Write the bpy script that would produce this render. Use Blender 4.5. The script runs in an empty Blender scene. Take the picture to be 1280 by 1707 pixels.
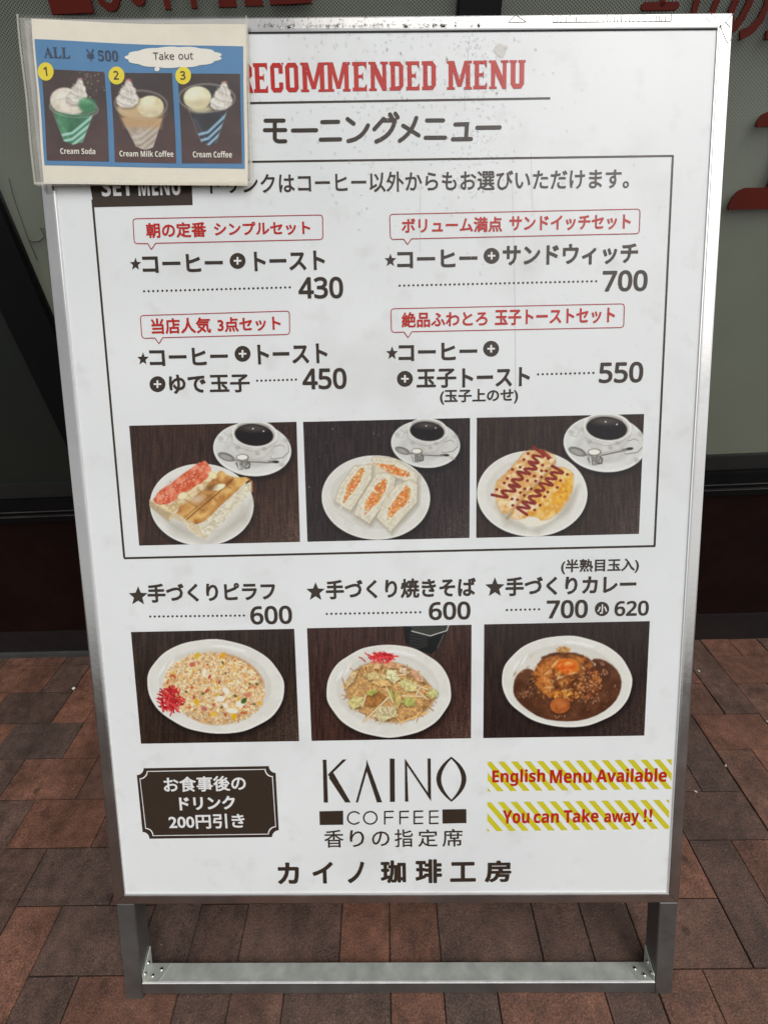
import bpy, bmesh, math, random
import numpy as np
from mathutils import Matrix, Vector
random.seed(7); rng = np.random.default_rng(11)
S = bpy.context.scene
COL = S.collection
R = math.radians

# ---------------------------------------------------------------- camera, sky, sun, exposure
F_PX = 670.7465
CAM = np.array([0., 0., 1.2047445])
RM = np.array([[0.99988735, -0.00570019, -0.0138851],
               [-0.01472168, -0.55276866, -0.8332047],
               [-0.00292583, 0.83331525, -0.55279031]])      # rows: right, down, forward
cd = bpy.data.cameras.new('camera'); cam = bpy.data.objects.new('camera', cd); COL.objects.link(cam)
cd.sensor_fit = 'HORIZONTAL'; cd.sensor_width = 36.0; cd.lens = 36.0 * F_PX / 1280.0
cd.clip_start = 0.02; cd.clip_end = 500
m3 = Matrix(((RM[0][0], -RM[1][0], -RM[2][0]), (RM[0][1], -RM[1][1], -RM[2][1]), (RM[0][2], -RM[1][2], -RM[2][2])))
cam.matrix_world = Matrix.Translation(CAM.tolist()) @ m3.to_4x4()
S.camera = cam

SUN_EL, SUN_AZ = R(62), R(124)        # azimuth measured clockwise from +Y
w = bpy.data.worlds.new('World'); S.world = w; w.use_nodes = True
nt = w.node_tree; bg = nt.nodes['Background']
sky = nt.nodes.new('ShaderNodeTexSky'); sky.sky_type = 'NISHITA'; sky.sun_disc = False
sky.sun_elevation = SUN_EL; sky.sun_rotation = SUN_AZ; sky.dust_density = 3.0; sky.air_density = 1.0
hs = nt.nodes.new('ShaderNodeHueSaturation'); hs.inputs['Saturation'].default_value = 0.12
nt.links.new(sky.outputs[0], hs.inputs['Color']); nt.links.new(hs.outputs[0], bg.inputs[0])
bg.inputs[1].default_value = 0.15
sl = bpy.data.lights.new('sun', 'SUN'); sl.energy = .55; sl.angle = R(60); sl.color = (1, .985, .955)
so = bpy.data.objects.new('sun', sl); COL.objects.link(so)
sdir = Vector((math.sin(SUN_AZ) * math.cos(SUN_EL), math.cos(SUN_AZ) * math.cos(SUN_EL), math.sin(SUN_EL)))
so.rotation_euler = sdir.to_track_quat('Z', 'Y').to_euler()
S.view_settings.view_transform = 'Standard'; S.view_settings.look = 'None'
S.view_settings.gamma = 1; S.view_settings.exposure = 0.20
S.view_settings.use_curve_mapping = False

# ---------------------------------------------------------------- materials
def lin(c):
    c = np.asarray(c, float) / 255.
    return np.where(c <= .04045, c / 12.92, ((c + .055) / 1.055) ** 2.4)
def mat(name, color=(.5, .5, .5), rough=.5, metal=0., spec=.5, var=.0, scale=20., bump=0., bscale=60., coat=0.,
        stretch=(1, 1, 1), objcol=False, attr=None, rvar=0.):
    m = bpy.data.materials.new(name); m.use_nodes = True
    n = m.node_tree.nodes; l = m.node_tree.links; b = n['Principled BSDF']
    b.inputs['Base Color'].default_value = (*color, 1); b.inputs['Roughness'].default_value = rough
    b.inputs['Metallic'].default_value = metal; b.inputs['Specular IOR Level'].default_value = spec
    b.inputs['Coat Weight'].default_value = coat; b.inputs['Coat Roughness'].default_value = .08
    g = n.new('ShaderNodeNewGeometry'); mp = n.new('ShaderNodeMapping'); mp.inputs['Scale'].default_value = stretch
    l.new(g.outputs['Position'], mp.inputs[0])
    src = None
    if objcol:
        oi = n.new('ShaderNodeObjectInfo'); src = oi.outputs['Color']
    if attr:
        at = n.new('ShaderNodeAttribute'); at.attribute_name = attr; src = at.outputs['Color']
    nz = n.new('ShaderNodeTexNoise'); nz.inputs['Scale'].default_value = scale; nz.inputs['Detail'].default_value = 6
    nz.inputs['Roughness'].default_value = .62
    l.new(mp.outputs[0], nz.inputs['Vector'])
    if var > 0:
        mr = n.new('ShaderNodeMapRange'); mr.inputs['From Min'].default_value = .3; mr.inputs['From Max'].default_value = .7
        mr.inputs['To Min'].default_value = 1 - var; mr.inputs['To Max'].default_value = 1 + var * .6
        l.new(nz.outputs['Fac'], mr.inputs['Value'])
        vm = n.new('ShaderNodeVectorMath'); vm.operation = 'SCALE'
        if src is not None: l.new(src, vm.inputs[0])
        else: vm.inputs[0].default_value = color
        l.new(mr.outputs[0], vm.inputs['Scale']); src = vm.outputs[0]
    if src is not None: l.new(src, b.inputs['Base Color'])
    if rvar > 0:
        mr2 = n.new('ShaderNodeMapRange'); mr2.inputs['From Min'].default_value = .35; mr2.inputs['From Max'].default_value = .65
        mr2.inputs['To Min'].default_value = rough - rvar; mr2.inputs['To Max'].default_value = rough + rvar
        l.new(nz.outputs['Fac'], mr2.inputs['Value']); l.new(mr2.outputs[0], b.inputs['Roughness'])
    if bump > 0:
        n2 = n.new('ShaderNodeTexNoise'); n2.inputs['Scale'].default_value = bscale; n2.inputs['Detail'].default_value = 5
        l.new(mp.outputs[0], n2.inputs['Vector'])
        bp_ = n.new('ShaderNodeBump'); bp_.inputs['Strength'].default_value = bump; bp_.inputs['Distance'].default_value = .002
        l.new(n2.outputs['Fac'], bp_.inputs['Height']); l.new(bp_.outputs[0], b.inputs['Normal'])
    return m

M = {}
SHEET = dict(rough=.17, spec=.34)
M['sheet'] = mat('sheet_white', (.785, .80, .785), var=.03, scale=7, rvar=.05, bump=.05, bscale=14, **SHEET)
def add_smudge(m):
    n = m.node_tree.nodes; l = m.node_tree.links; b = n['Principled BSDF']; cur = b.inputs['Base Color'].links[0].from_socket; g = n.new('ShaderNodeNewGeometry')
    for sc_n, det, lo, hi, f, col in ((5.5, 6, .54, .72, .24, (.42, .40, .37)), (26, 8, .58, .76, .20, (.45, .43, .40)), (2.2, 2, .46, .70, .16, (.50, .53, .52))):
        nz = n.new('ShaderNodeTexNoise'); nz.inputs['Scale'].default_value = sc_n; nz.inputs['Detail'].default_value = det; l.new(g.outputs['Position'], nz.inputs['Vector'])
        mr = n.new('ShaderNodeMapRange'); mr.inputs['From Min'].default_value = lo; mr.inputs['From Max'].default_value = hi; mr.inputs['To Min'].default_value = 0; mr.inputs['To Max'].default_value = f
        l.new(nz.outputs['Fac'], mr.inputs['Value']); mx = n.new('ShaderNodeMix'); mx.data_type = 'RGBA'; l.new(mr.outputs[0], mx.inputs['Factor']); l.new(cur, mx.inputs['A']); mx.inputs['B'].default_value = (*col, 1); cur = mx.outputs['Result']
    l.new(cur, b.inputs['Base Color'])
add_smudge(M['sheet'])
M['ink'] = mat('brown_ink', tuple(lin((58, 47, 38))), var=.08, scale=60, **SHEET)
M['red_ink'] = mat('red_ink', tuple(lin((186, 38, 28))), var=.08, scale=60, **SHEET)
M['line_red'] = mat('thin_red_ink', tuple(lin((170, 50, 60))), var=.05, **SHEET)
M['white_ink'] = mat('white_print', (.78, .77, .75), var=.02, **SHEET)
M['yellow_ink'] = mat('yellow_green_ink', tuple(lin((206, 196, 40))), var=.06, scale=40, **SHEET)
M['print'] = mat('photo_print', attr='Col', **SHEET)
M['alu'] = mat('brushed_aluminium', (.56, .545, .525), rough=.20, metal=1, var=.10, scale=9, bump=.06, bscale=120, rvar=.06)
M['alu_edge'] = mat('aluminium_edge', (.80, .80, .79), rough=.3, metal=.6, var=.06, scale=30)
M['edge_highlight'] = mat('painted_edge_highlight', (.86, .86, .84), rough=.45, metal=.2, var=.12, scale=60)  # pale colour that paints the highlight on the crossbar edge
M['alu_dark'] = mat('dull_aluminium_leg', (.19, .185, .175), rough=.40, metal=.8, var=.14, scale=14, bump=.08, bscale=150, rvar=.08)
M['galv'] = mat('galvanised_bar', (.74, .78, .71), rough=.42, metal=.5, var=.16, scale=30, bump=.15, bscale=220, rvar=.1)
M['bracket'] = mat('bracket_steel', (.66, .69, .62), rough=.36, metal=.5, var=.12, scale=40)
M['rivet'] = mat('rivet_steel', (.65, .64, .62), rough=.16, metal=1, var=.05)
M['board_back'] = mat('board_backing', (.35, .35, .34), rough=.6, var=.05)
M['shadow_line'] = mat('painted_shadow_line', (.02, .02, .02), rough=.8, var=.05)  # near-black colour for the shadow line below the top rail
M['black_frame'] = mat('black_aluminium', (.0045, .0045, .005), rough=.5, spec=.10, var=.2, scale=12, bump=.04)
M['sill_face'] = mat('dark_grey_sill', (.016, .016, .015), rough=.45, spec=.3, var=.2, scale=12)
M['dado'] = mat('dark_brown_wall', (.0135, .0052, .0042), rough=.75, spec=.06, var=.35, scale=9, bump=.18, bscale=260, stretch=(1, 1, 1))
M['kick'] = mat('dark_brown_kickboard', (.013, .009, .009), rough=.6, spec=.3, var=.35, scale=11, bump=.15, bscale=200)
M['strip'] = mat('grey_strip', (.06, .06, .058), rough=.5, var=.2, scale=20)
M['letter_red'] = mat('dark_red_letter', (.105, .0115, .006), rough=.6, spec=.12, var=.12, scale=14)
M['brick'] = mat('paver_clay', objcol=True, rough=.66, spec=.24, var=.42, scale=38, bump=.8, bscale=240, rvar=.12)
def add_speckle(m):
    n = m.node_tree.nodes; l = m.node_tree.links; b = n['Principled BSDF']; src = b.inputs['Base Color'].links[0].from_socket
    g = n.new('ShaderNodeNewGeometry'); cur = src
    for sc_n, a, lo, hi in ((420, .55, .30, .62), (9, .30, .35, .65)):
        nz = n.new('ShaderNodeTexNoise'); nz.inputs['Scale'].default_value = sc_n; nz.inputs['Detail'].default_value = 3; l.new(g.outputs['Position'], nz.inputs['Vector'])
        mr = n.new('ShaderNodeMapRange'); mr.inputs['From Min'].default_value = lo; mr.inputs['From Max'].default_value = hi; mr.inputs['To Min'].default_value = 1 - a; mr.inputs['To Max'].default_value = 1 + a * .5
        l.new(nz.outputs['Fac'], mr.inputs['Value']); vm = n.new('ShaderNodeVectorMath'); vm.operation = 'SCALE'; l.new(cur, vm.inputs[0]); l.new(mr.outputs[0], vm.inputs['Scale']); cur = vm.outputs[0]
    # small round stains and pale mineral specks
    for sc_v, thr, col, f in ((16, .16, (.022, .014, .011), .55), (150, .13, (.30, .24, .20), .75)):
        vo = n.new('ShaderNodeTexVoronoi'); vo.inputs['Scale'].default_value = sc_v; l.new(g.outputs['Position'], vo.inputs['Vector'])
        mr = n.new('ShaderNodeMapRange'); mr.inputs['From Min'].default_value = thr * .6; mr.inputs['From Max'].default_value = thr; mr.inputs['To Min'].default_value = f; mr.inputs['To Max'].default_value = 0
        l.new(vo.outputs['Distance'], mr.inputs['Value'])
        sp = n.new('ShaderNodeSeparateXYZ'); l.new(vo.outputs['Color'], sp.inputs[0]); gt = n.new('ShaderNodeMath'); gt.operation = 'GREATER_THAN'; gt.inputs[1].default_value = .62; l.new(sp.outputs[0], gt.inputs[0])
        mu = n.new('ShaderNodeMath'); mu.operation = 'MULTIPLY'; l.new(mr.outputs[0], mu.inputs[0]); l.new(gt.outputs[0], mu.inputs[1])
        mx = n.new('ShaderNodeMix'); mx.data_type = 'RGBA'; l.new(mu.outputs[0], mx.inputs['Factor']); l.new(cur, mx.inputs['A']); mx.inputs['B'].default_value = (*col, 1); cur = mx.outputs['Result']
    l.new(cur, b.inputs['Base Color'])
add_speckle(M['brick'])
M['bed'] = mat('sand_joint', (.058, .045, .035), rough=.9, var=.5, scale=180, bump=.3, bscale=400)
M['ground'] = mat('far_paving', (.055, .040, .032), rough=.8, var=.3, scale=2, bump=.2, bscale=20)
M['paper'] = mat('cream_paper', tuple(lin((232, 224, 205))), rough=.5, var=.05, scale=25)
M['paper_blue'] = mat('blue_print', tuple(lin((72, 128, 172))), rough=.5, var=.05, scale=30)
M['paper_white'] = mat('card_white_print', tuple(lin((235, 230, 216))), rough=.5, var=.03)
M['paper_yellow'] = mat('card_yellow_print', tuple(lin((236, 214, 30))), rough=.5, var=.04)
M['paper_navy'] = mat('card_navy_ink', tuple(lin((28, 50, 78))), rough=.5, var=.04)
M['paper_print'] = mat('card_photo_print', attr='Col', rough=.5)
M['litter'] = mat('pale_litter', (.45, .43, .39), rough=.8, var=.2, scale=200)
M['black_mark'] = mat('plain_black', (.012, .012, .012), rough=.5, var=.1)

def film_material():
    # frosted window film printed with dark dots that fade out towards the bottom of the pane
    m = mat('dotted_film', (.222, .232, .182), rough=.6, spec=.1, var=.10, scale=3)
    n = m.node_tree.nodes; l = m.node_tree.links; b = n['Principled BSDF']
    base = b.inputs['Base Color'].links[0].from_socket
    g = n.new('ShaderNodeNewGeometry'); sx = n.new('ShaderNodeSeparateXYZ'); l.new(g.outputs['Position'], sx.inputs[0])
    P = .0060
    def math_(op, a, b_=None, c=None):
        q = n.new('ShaderNodeMath'); q.operation = op
        for i, v in enumerate((a, b_, c)):
            if v is None: continue
            if isinstance(v, (int, float)): q.inputs[i].default_value = v
            else: l.new(v, q.inputs[i])
        return q.outputs[0]
    def dist(off):
        u = math_('ADD', math_('DIVIDE', sx.outputs['X'], P), off); v = math_('ADD', math_('DIVIDE', sx.outputs['Z'], P * .62), off)
        du = math_('SUBTRACT', math_('FRACT', math_('ADD', u, 100)), .5); dv = math_('MULTIPLY', math_('SUBTRACT', math_('FRACT', math_('ADD', v, 100)), .5), .62)
        return math_('SQRT', math_('ADD', math_('MULTIPLY', du, du), math_('MULTIPLY', dv, dv)))
    d = math_('MINIMUM', dist(0.), dist(.5))
    mr = n.new('ShaderNodeMapRange'); mr.inputs['From Min'].default_value = 1.26; mr.inputs['From Max'].default_value = 1.50
    mr.inputs['To Min'].default_value = 0.0; mr.inputs['To Max'].default_value = .205; l.new(sx.outputs['Z'], mr.inputs['Value'])
    e = math_('SUBTRACT', mr.outputs[0], d); f = math_('MULTIPLY_ADD', e, 14., .5)
    cl = n.new('ShaderNodeClamp'); l.new(f, cl.inputs['Value'])
    mx = n.new('ShaderNodeMix'); mx.data_type = 'RGBA'; l.new(cl.outputs[0], mx.inputs['Factor'])
    l.new(base, mx.inputs['A']); mx.inputs['B'].default_value = (.022, .022, .018, 1)
    l.new(mx.outputs['Result'], b.inputs['Base Color'])
    return m
M['film'] = film_material()
M['dark_pane'] = mat('dark_glass', (.018, .021, .017), rough=.3, spec=.22, var=.12, scale=3)

def sleeve_material(name, alpha, col):
    m = bpy.data.materials.new(name); m.use_nodes = True; n = m.node_tree.nodes; l = m.node_tree.links
    b = n['Principled BSDF']; b.inputs['Base Color'].default_value = (*col, 1); b.inputs['Roughness'].default_value = .16
    b.inputs['Specular IOR Level'].default_value = .5
    nz = n.new('ShaderNodeTexNoise'); nz.inputs['Scale'].default_value = 30
    g = n.new('ShaderNodeNewGeometry'); l.new(g.outputs['Position'], nz.inputs['Vector'])
    mr = n.new('ShaderNodeMapRange'); mr.inputs['To Min'].default_value = alpha * .6; mr.inputs['To Max'].default_value = alpha * 1.4
    l.new(nz.outputs['Fac'], mr.inputs['Value']); l.new(mr.outputs[0], b.inputs['Alpha'])
    return m
M['sleeve_front'] = sleeve_material('clear_plastic', .05, (.8, .78, .72))
M['sleeve_back'] = sleeve_material('milky_plastic', .42, (.56, .53, .45))
M['sleeve_seam'] = sleeve_material('plastic_seam', .50, (.72, .69, .60))
def clear_material(name, tint, rough, ior, bump=0.):
    m = bpy.data.materials.new(name); m.use_nodes = True; n = m.node_tree.nodes; l = m.node_tree.links; n.remove(n['Principled BSDF'])
    tr = n.new('ShaderNodeBsdfTransparent'); tr.inputs[0].default_value = (*tint, 1); gl = n.new('ShaderNodeBsdfGlossy'); gl.inputs['Roughness'].default_value = rough
    fr = n.new('ShaderNodeFresnel'); fr.inputs[0].default_value = ior; mx = n.new('ShaderNodeMixShader')
    ge = n.new('ShaderNodeNewGeometry'); mu = n.new('ShaderNodeMath'); mu.operation = 'SUBTRACT'; mu.inputs[0].default_value = 1; l.new(ge.outputs['Backfacing'], mu.inputs[1]); m2 = n.new('ShaderNodeMath'); m2.operation = 'MULTIPLY'; l.new(fr.outputs[0], m2.inputs[0]); l.new(mu.outputs[0], m2.inputs[1]); l.new(m2.outputs[0], mx.inputs[0]); l.new(tr.outputs[0], mx.inputs[1]); l.new(gl.outputs[0], mx.inputs[2]); l.new(mx.outputs[0], n['Material Output'].inputs[0]); return m
M['glass'] = clear_material('window_glass', (.97, .98, .97), .02, 1.45)
M['water'] = clear_material('water_drop', (.99, .99, .99), .08, 1.5)

# ---------------------------------------------------------------- object helpers
LOC = {}
def thing(name, loc, label, cat, group=None, kind=None):
    o = bpy.data.objects.new(name, None); COL.objects.link(o); o.location = loc; o.empty_display_size = .05
    if kind: o['kind'] = kind
    if label: o['label'] = label
    if cat: o['category'] = cat
    if group: o['group'] = group
    LOC[o.name] = np.array(loc, float)
    return o
def origin_of(p):
    while p is not None and p.parent is not None: p = p.parent
    return LOC.get(p.name, np.zeros(3)) if p is not None else np.zeros(3)
def mesh_obj(name, verts, faces, material, parent=None, label=None, smooth=False, kind=None, cat=None, mats=None):
    v = np.asarray(verts, float) - origin_of(parent)
    me = bpy.data.meshes.new(name); me.from_pydata(v.tolist(), [], [tuple(int(i) for i in f) for f in faces])
    me.materials.append(material)
    if smooth: me.polygons.foreach_set('use_smooth', [True] * len(me.polygons))
    me.update()
    o = bpy.data.objects.new(name, me); COL.objects.link(o); o.parent = parent
    if label: o['label'] = label
    if kind: o['kind'] = kind
    if cat: o['category'] = cat
    return o
BOXF = [(0, 3, 2, 1), (4, 5, 6, 7), (0, 1, 5, 4), (1, 2, 6, 5), (2, 3, 7, 6), (3, 0, 4, 7)]
def bevel_obj(o, wd, seg=2):
    bm = bmesh.new(); bm.from_mesh(o.data); bmesh.ops.recalc_face_normals(bm, faces=bm.faces)
    bmesh.ops.bevel(bm, geom=list(bm.edges), offset=wd, segments=seg, affect='EDGES', clamp_overlap=True)
    bm.to_mesh(o.data); bm.free(); o.data.update(); return o
def prism(name, quad_fn, x0, x1, y0, y1, d0, d1, material, parent, bev=0, **k):
    P = [quad_fn(x, y, d) for d in (d0, d1) for x, y in ((x0, y0), (x1, y0), (x1, y1), (x0, y1))]
    o = mesh_obj(name, P, BOXF, material, parent, **k)
    if bev: bevel_obj(o, bev)
    else:
        bm = bmesh.new(); bm.from_mesh(o.data); bmesh.ops.recalc_face_normals(bm, faces=bm.faces); bm.to_mesh(o.data); bm.free()
    return o

# ---------------------------------------------------------------- board plane (leans back against the shop window)
BO = np.array([0.01078316, 0.12679096, 0.0]); BU = np.array([0.99995504, -0.00495552, -0.00808411])
BV = np.array([-0.00669514, 0.4628619, 0.88640512]); BN = np.cross(BU, BV); BN /= np.linalg.norm(BN)
BW, BL = 1.0536606, 1.6802309
def bd(a, c, d=0.):
    return BO + BU * a + BV * c + BN * d
def homog(src, dst):
    A = []
    for (x, y), (u, v) in zip(src, dst):
        A.append([x, y, 1, 0, 0, 0, -u * x, -u * y]); A.append([0, 0, 0, x, y, 1, -v * x, -v * y])
    h = np.linalg.solve(np.array(A, float), np.array(dst, float).ravel()); return np.append(h, 1).reshape(3, 3)
# survey of the board: four frame corners as measured in the photograph <-> board coordinates in metres
HB = homog([(37, 27), (1222, 22), (207.5, 1663.5), (1123.5, 1666.5)],
           [(-BW / 2, BL), (BW / 2, BL), (-BW / 2, 0), (BW / 2, 0)])
HI = np.linalg.inv(HB)
def hb0(x, y):
    q = HB @ np.array([x, y, 1.]); return q[:2] / q[2]
_BI = np.linalg.inv(np.array([BU, BV, BN]).T)
def lift(x, y, d):
    di = RM.T @ np.array([(x - 640) / F_PX, (y - 853.5) / F_PX, 1.]); t = ((BO + BN * d - CAM) @ BN) / (di @ BN); return (_BI @ (CAM + di * t - BO))[:2]
def survey(d): return lambda x, y: hb0(x, y) + lift(x, y, d) - lift(x, y, 0.)
hb = survey(-.0022)
def unhb(ac, d=-.0022):
    ac = np.asarray(ac, float); sh = np.array([survey(d)(640, 60 + 14 * k) - hb0(640, 60 + 14 * k) for k in range(120)]); cc = np.array([survey(d)(640, 60 + 14 * k)[1] for k in range(120)])
    ac = ac - np.c_[np.zeros(len(ac)), np.interp(ac[:, 1], cc[::-1], sh[::-1, 1])]
    q = np.c_[ac, np.ones(len(ac))] @ HI.T; return q[:, :2] / q[:, 2:]

def warp_none(a, c): return 0.
class Surf:
    """a printed surface: local (a, c) board coordinates at depth d, optionally bent by a function"""
    def __init__(s, d, bend=None): s.d = d; s.bend = bend
    def pts(s, ac, layer=0.):
        ac = np.asarray(ac, float); d = s.d + layer
        if s.bend is not None: d = d + s.bend(ac[:, 0], ac[:, 1])
        else: d = np.full(len(ac), d)
        return BO + ac[:, :1] * BU + ac[:, 1:2] * BV + d[:, None] * BN
SH = Surf(-.0022)

# ---------------------------------------------------------------- lettering
_tc = {}
def glyphs(body, bold=0.):
    key = (body, round(bold, 4))
    if key in _tc: return _tc[key]
    c = bpy.data.curves.new('type', 'FONT'); c.body = body; c.size = 1.; c.resolution_u = 3
    o = bpy.data.objects.new('type', c); COL.objects.link(o)
    dg = bpy.context.evaluated_depsgraph_get(); me = bpy.data.meshes.new_from_object(o.evaluated_get(dg))
    bm = bmesh.new(); bm.from_mesh(me); bmesh.ops.remove_doubles(bm, verts=bm.verts, dist=1e-5)
    bmesh.ops.triangulate(bm, faces=bm.faces)
    for f in bm.faces:
        if f.normal.z < 0: f.normal_flip()
    V = [list(v.co[:2]) + [0.] for v in bm.verts]; F = [[v.index for v in f.verts] for f in bm.faces]
    if bold > 0:
        nxt = {}; prv = {}
        for e in bm.edges:
            if len(e.link_faces) == 1:
                lp = e.link_loops[0]; a, b = lp.vert.index, lp.link_loop_next.vert.index
                nxt.setdefault(a, []).append(b); prv.setdefault(b, []).append(a)
        V2 = np.array(V)[:, :2]
        for a in list(nxt):
            for b in nxt[a]:
                d = V2[b] - V2[a]; L = np.linalg.norm(d)
                if L < 1e-6: continue
                n = np.array([d[1], -d[0]]) / L * bold
                k = len(V); zz = .001 + .0007 * (k % 5)
                for p in (V2[a], V2[b], V2[b] + n, V2[a] + n): V.append([p[0], p[1], zz])
                F.append([k, k + 3, k + 2, k + 1])
                if b in nxt:
                    d2 = V2[nxt[b][0]] - V2[b]; L2 = np.linalg.norm(d2)
                    if L2 < 1e-6: continue
                    n2 = np.array([d2[1], -d2[0]]) / L2 * bold
                    cr = d[0] * d2[1] - d[1] * d2[0]
                    if cr / (L * L2) > .08:
                        t0 = math.atan2(n[1], n[0]); t1 = math.atan2(n2[1], n2[0])
                        while t1 < t0: t1 += 2 * math.pi
                        ns = max(1, int((t1 - t0) / .5)); k = len(V); V.append([*V2[b], zz])
                        for q in range(ns + 1):
                            t = t0 + (t1 - t0) * q / ns; V.append([V2[b][0] + bold * math.cos(t), V2[b][1] + bold * math.sin(t), zz])
                        for q in range(ns): F.append([k, k + 1 + q, k + 2 + q])
    bm.free(); bpy.data.objects.remove(o); bpy.data.curves.remove(c); bpy.data.meshes.remove(me)
    V = np.array(V); lo = V[:, :2].min(0); hi = V[:, :2].max(0); V[:, :2] = (V[:, :2] - lo) / (hi - lo)
    _tc[key] = (V, F); return _tc[key]

def scale_at(x, y):           # metres of board height per photo pixel near a point
    return hb(x, y - 1)[1] - hb(x, y)[1]
def place_uv(V, xl, ybl, xr, ybr, h, to=None):
    to = to or hb; L = to(xl, ybl); Rr = to(xr, ybr); H = h * scale_at((xl + xr) / 2, (ybl + ybr) / 2 - h / 2)
    V = np.asarray(V, float)
    return L[None] + V[:, :1] * (Rr - L)[None] + V[:, 1:2] * np.array([[0, H]])
def lettering(body, xl, ybl, xr, ybr, h, bold, material, parent, surf=SH, layer=.0004, name='lettering', label=None):
    V, F = glyphs(body, bold)
    ac = place_uv(V, xl, ybl, xr, ybr, h, surf.to if hasattr(surf, 'to') else None)
    P = surf.pts(ac, layer) + V[:, 2:3] * .02 * BN
    return mesh_obj(name, P, F, material, parent, label=label)

def strokes(lines, width, to_ac, material, parent, name='lettering', surf=SH, layer=.0004, cap=5, label=None):
    """round-ended pen strokes: lines in drawing coordinates, to_ac maps them onto the board, width in drawing units"""
    V = []; F = []; Z = []
    for k, ln in enumerate(lines):
        wd = width
        if isinstance(ln, tuple) and len(ln) == 2 and isinstance(ln[0], list): ln, wd = ln
        p = np.array(ln, float); r = wd / 2
        t = np.diff(p, axis=0); t /= np.linalg.norm(t, axis=1)[:, None]
        n = np.c_[-t[:, 1], t[:, 0]]
        left = []; right = []
        for i in range(len(p)):
            if i == 0: m = n[0]
            elif i == len(p) - 1: m = n[-1]
            else:
                m = n[i - 1] + n[i]; m = m / max(.4, (m @ m) / 2)
            left.append(p[i] + m * r); right.append(p[i] - m * r)
        a0 = math.atan2(-n[0][1], -n[0][0]); a1 = math.atan2(n[-1][1], n[-1][0])
        poly = list(left)
        c1 = [p[-1] + r * np.array([math.cos(a1 - math.pi * q / cap), math.sin(a1 - math.pi * q / cap)]) for q in range(1, cap)]
        c0 = [p[0] + r * np.array([math.cos(a0 - math.pi * q / cap), math.sin(a0 - math.pi * q / cap)]) for q in range(1, cap)]
        b = len(V); nL = len(left)
        V += left + right; Z += [k] * (2 * nL)
        for i in range(nL - 1): F.append((b + i, b + nL + i, b + nL + i + 1, b + i + 1))
        b2 = len(V); V += [left[-1]] + c1 + [right[-1]]; Z += [k] * (cap + 1); F.append(tuple(range(b2, b2 + cap + 1))[::-1])
        b2 = len(V); V += [right[0]] + c0 + [left[0]]; Z += [k] * (cap + 1); F.append(tuple(range(b2, b2 + cap + 1))[::-1])
    ac = np.array([to_ac(x, y) for x, y in V])
    P = surf.pts(ac, layer) + (np.array(Z)[:, None] % 12) * .00003 * BN
    return mesh_obj(name, P, fix_orient(ac, F), material, parent, label=label)
def fix_orient(ac, F):
    out = []
    for f in F:
        q = ac[list(f)]; x, y = q[:, 0], q[:, 1]
        A = (x * np.roll(y, -1) - y * np.roll(x, -1)).sum()
        out.append(tuple(f) if A > 0 else tuple(f)[::-1])
    return out
def polys(plist, to_ac, material, parent, name, surf=SH, layer=.0003, step=.00004, label=None):
    V = []; F = []; Z = []
    for k, pl in enumerate(plist):
        b = len(V); V += list(pl); Z += [k] * len(pl); F.append(tuple(range(b, b + len(pl))))
    ac = np.array([to_ac(x, y) for x, y in V])
    P = surf.pts(ac, layer) + (np.array(Z)[:, None] % 12) * step * BN
    return mesh_obj(name, P, fix_orient(ac, F), material, parent, label=label)
def band(p, q, t):             # px line from p to q with thickness t
    p = np.array(p, float); q = np.array(q, float); d = (q - p) / np.linalg.norm(q - p); n = np.array([-d[1], d[0]]) * t / 2
    return [tuple(p + n), tuple(q + n), tuple(q - n), tuple(p - n)]
def rect_grid(c4, nx, ny, to_ac):   # c4: TL, TR, BR, BL in drawing coords
    A = [np.array(to_ac(*c)) for c in c4]
    u, v = np.meshgrid(np.linspace(0, 1, nx), np.linspace(0, 1, ny)); u = u.ravel()[:, None]; v = v.ravel()[:, None]
    ac = (A[0] * (1 - u) + A[1] * u) * (1 - v) + (A[3] * (1 - u) + A[2] * u) * v
    i = np.arange(nx * ny).reshape(ny, nx)
    F = np.stack([i[1:, :-1], i[1:, 1:], i[:-1, 1:], i[:-1, :-1]], -1).reshape(-1, 4)
    return ac, F
def fast_mesh(name, P, F, material, parent, cols=None, label=None):
    P = np.asarray(P) - origin_of(parent); n = len(P); q = len(F)
    me = bpy.data.meshes.new(name); me.vertices.add(n); me.loops.add(q * 4); me.polygons.add(q)
    me.vertices.foreach_set('co', P.astype(np.float32).ravel()); me.loops.foreach_set('vertex_index', F.astype(np.int32).ravel())
    me.polygons.foreach_set('loop_start', np.arange(0, q * 4, 4, dtype=np.int32))
    if cols is not None:
        at = me.color_attributes.new('Col', 'FLOAT_COLOR', 'POINT')
        at.data.foreach_set('color', np.c_[cols, np.ones(n)].astype(np.float32).ravel())
    me.materials.append(material); me.update(calc_edges=True); me.validate()
    o = bpy.data.objects.new(name, me); COL.objects.link(o); o.parent = parent
    if label: o['label'] = label
    return o

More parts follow.
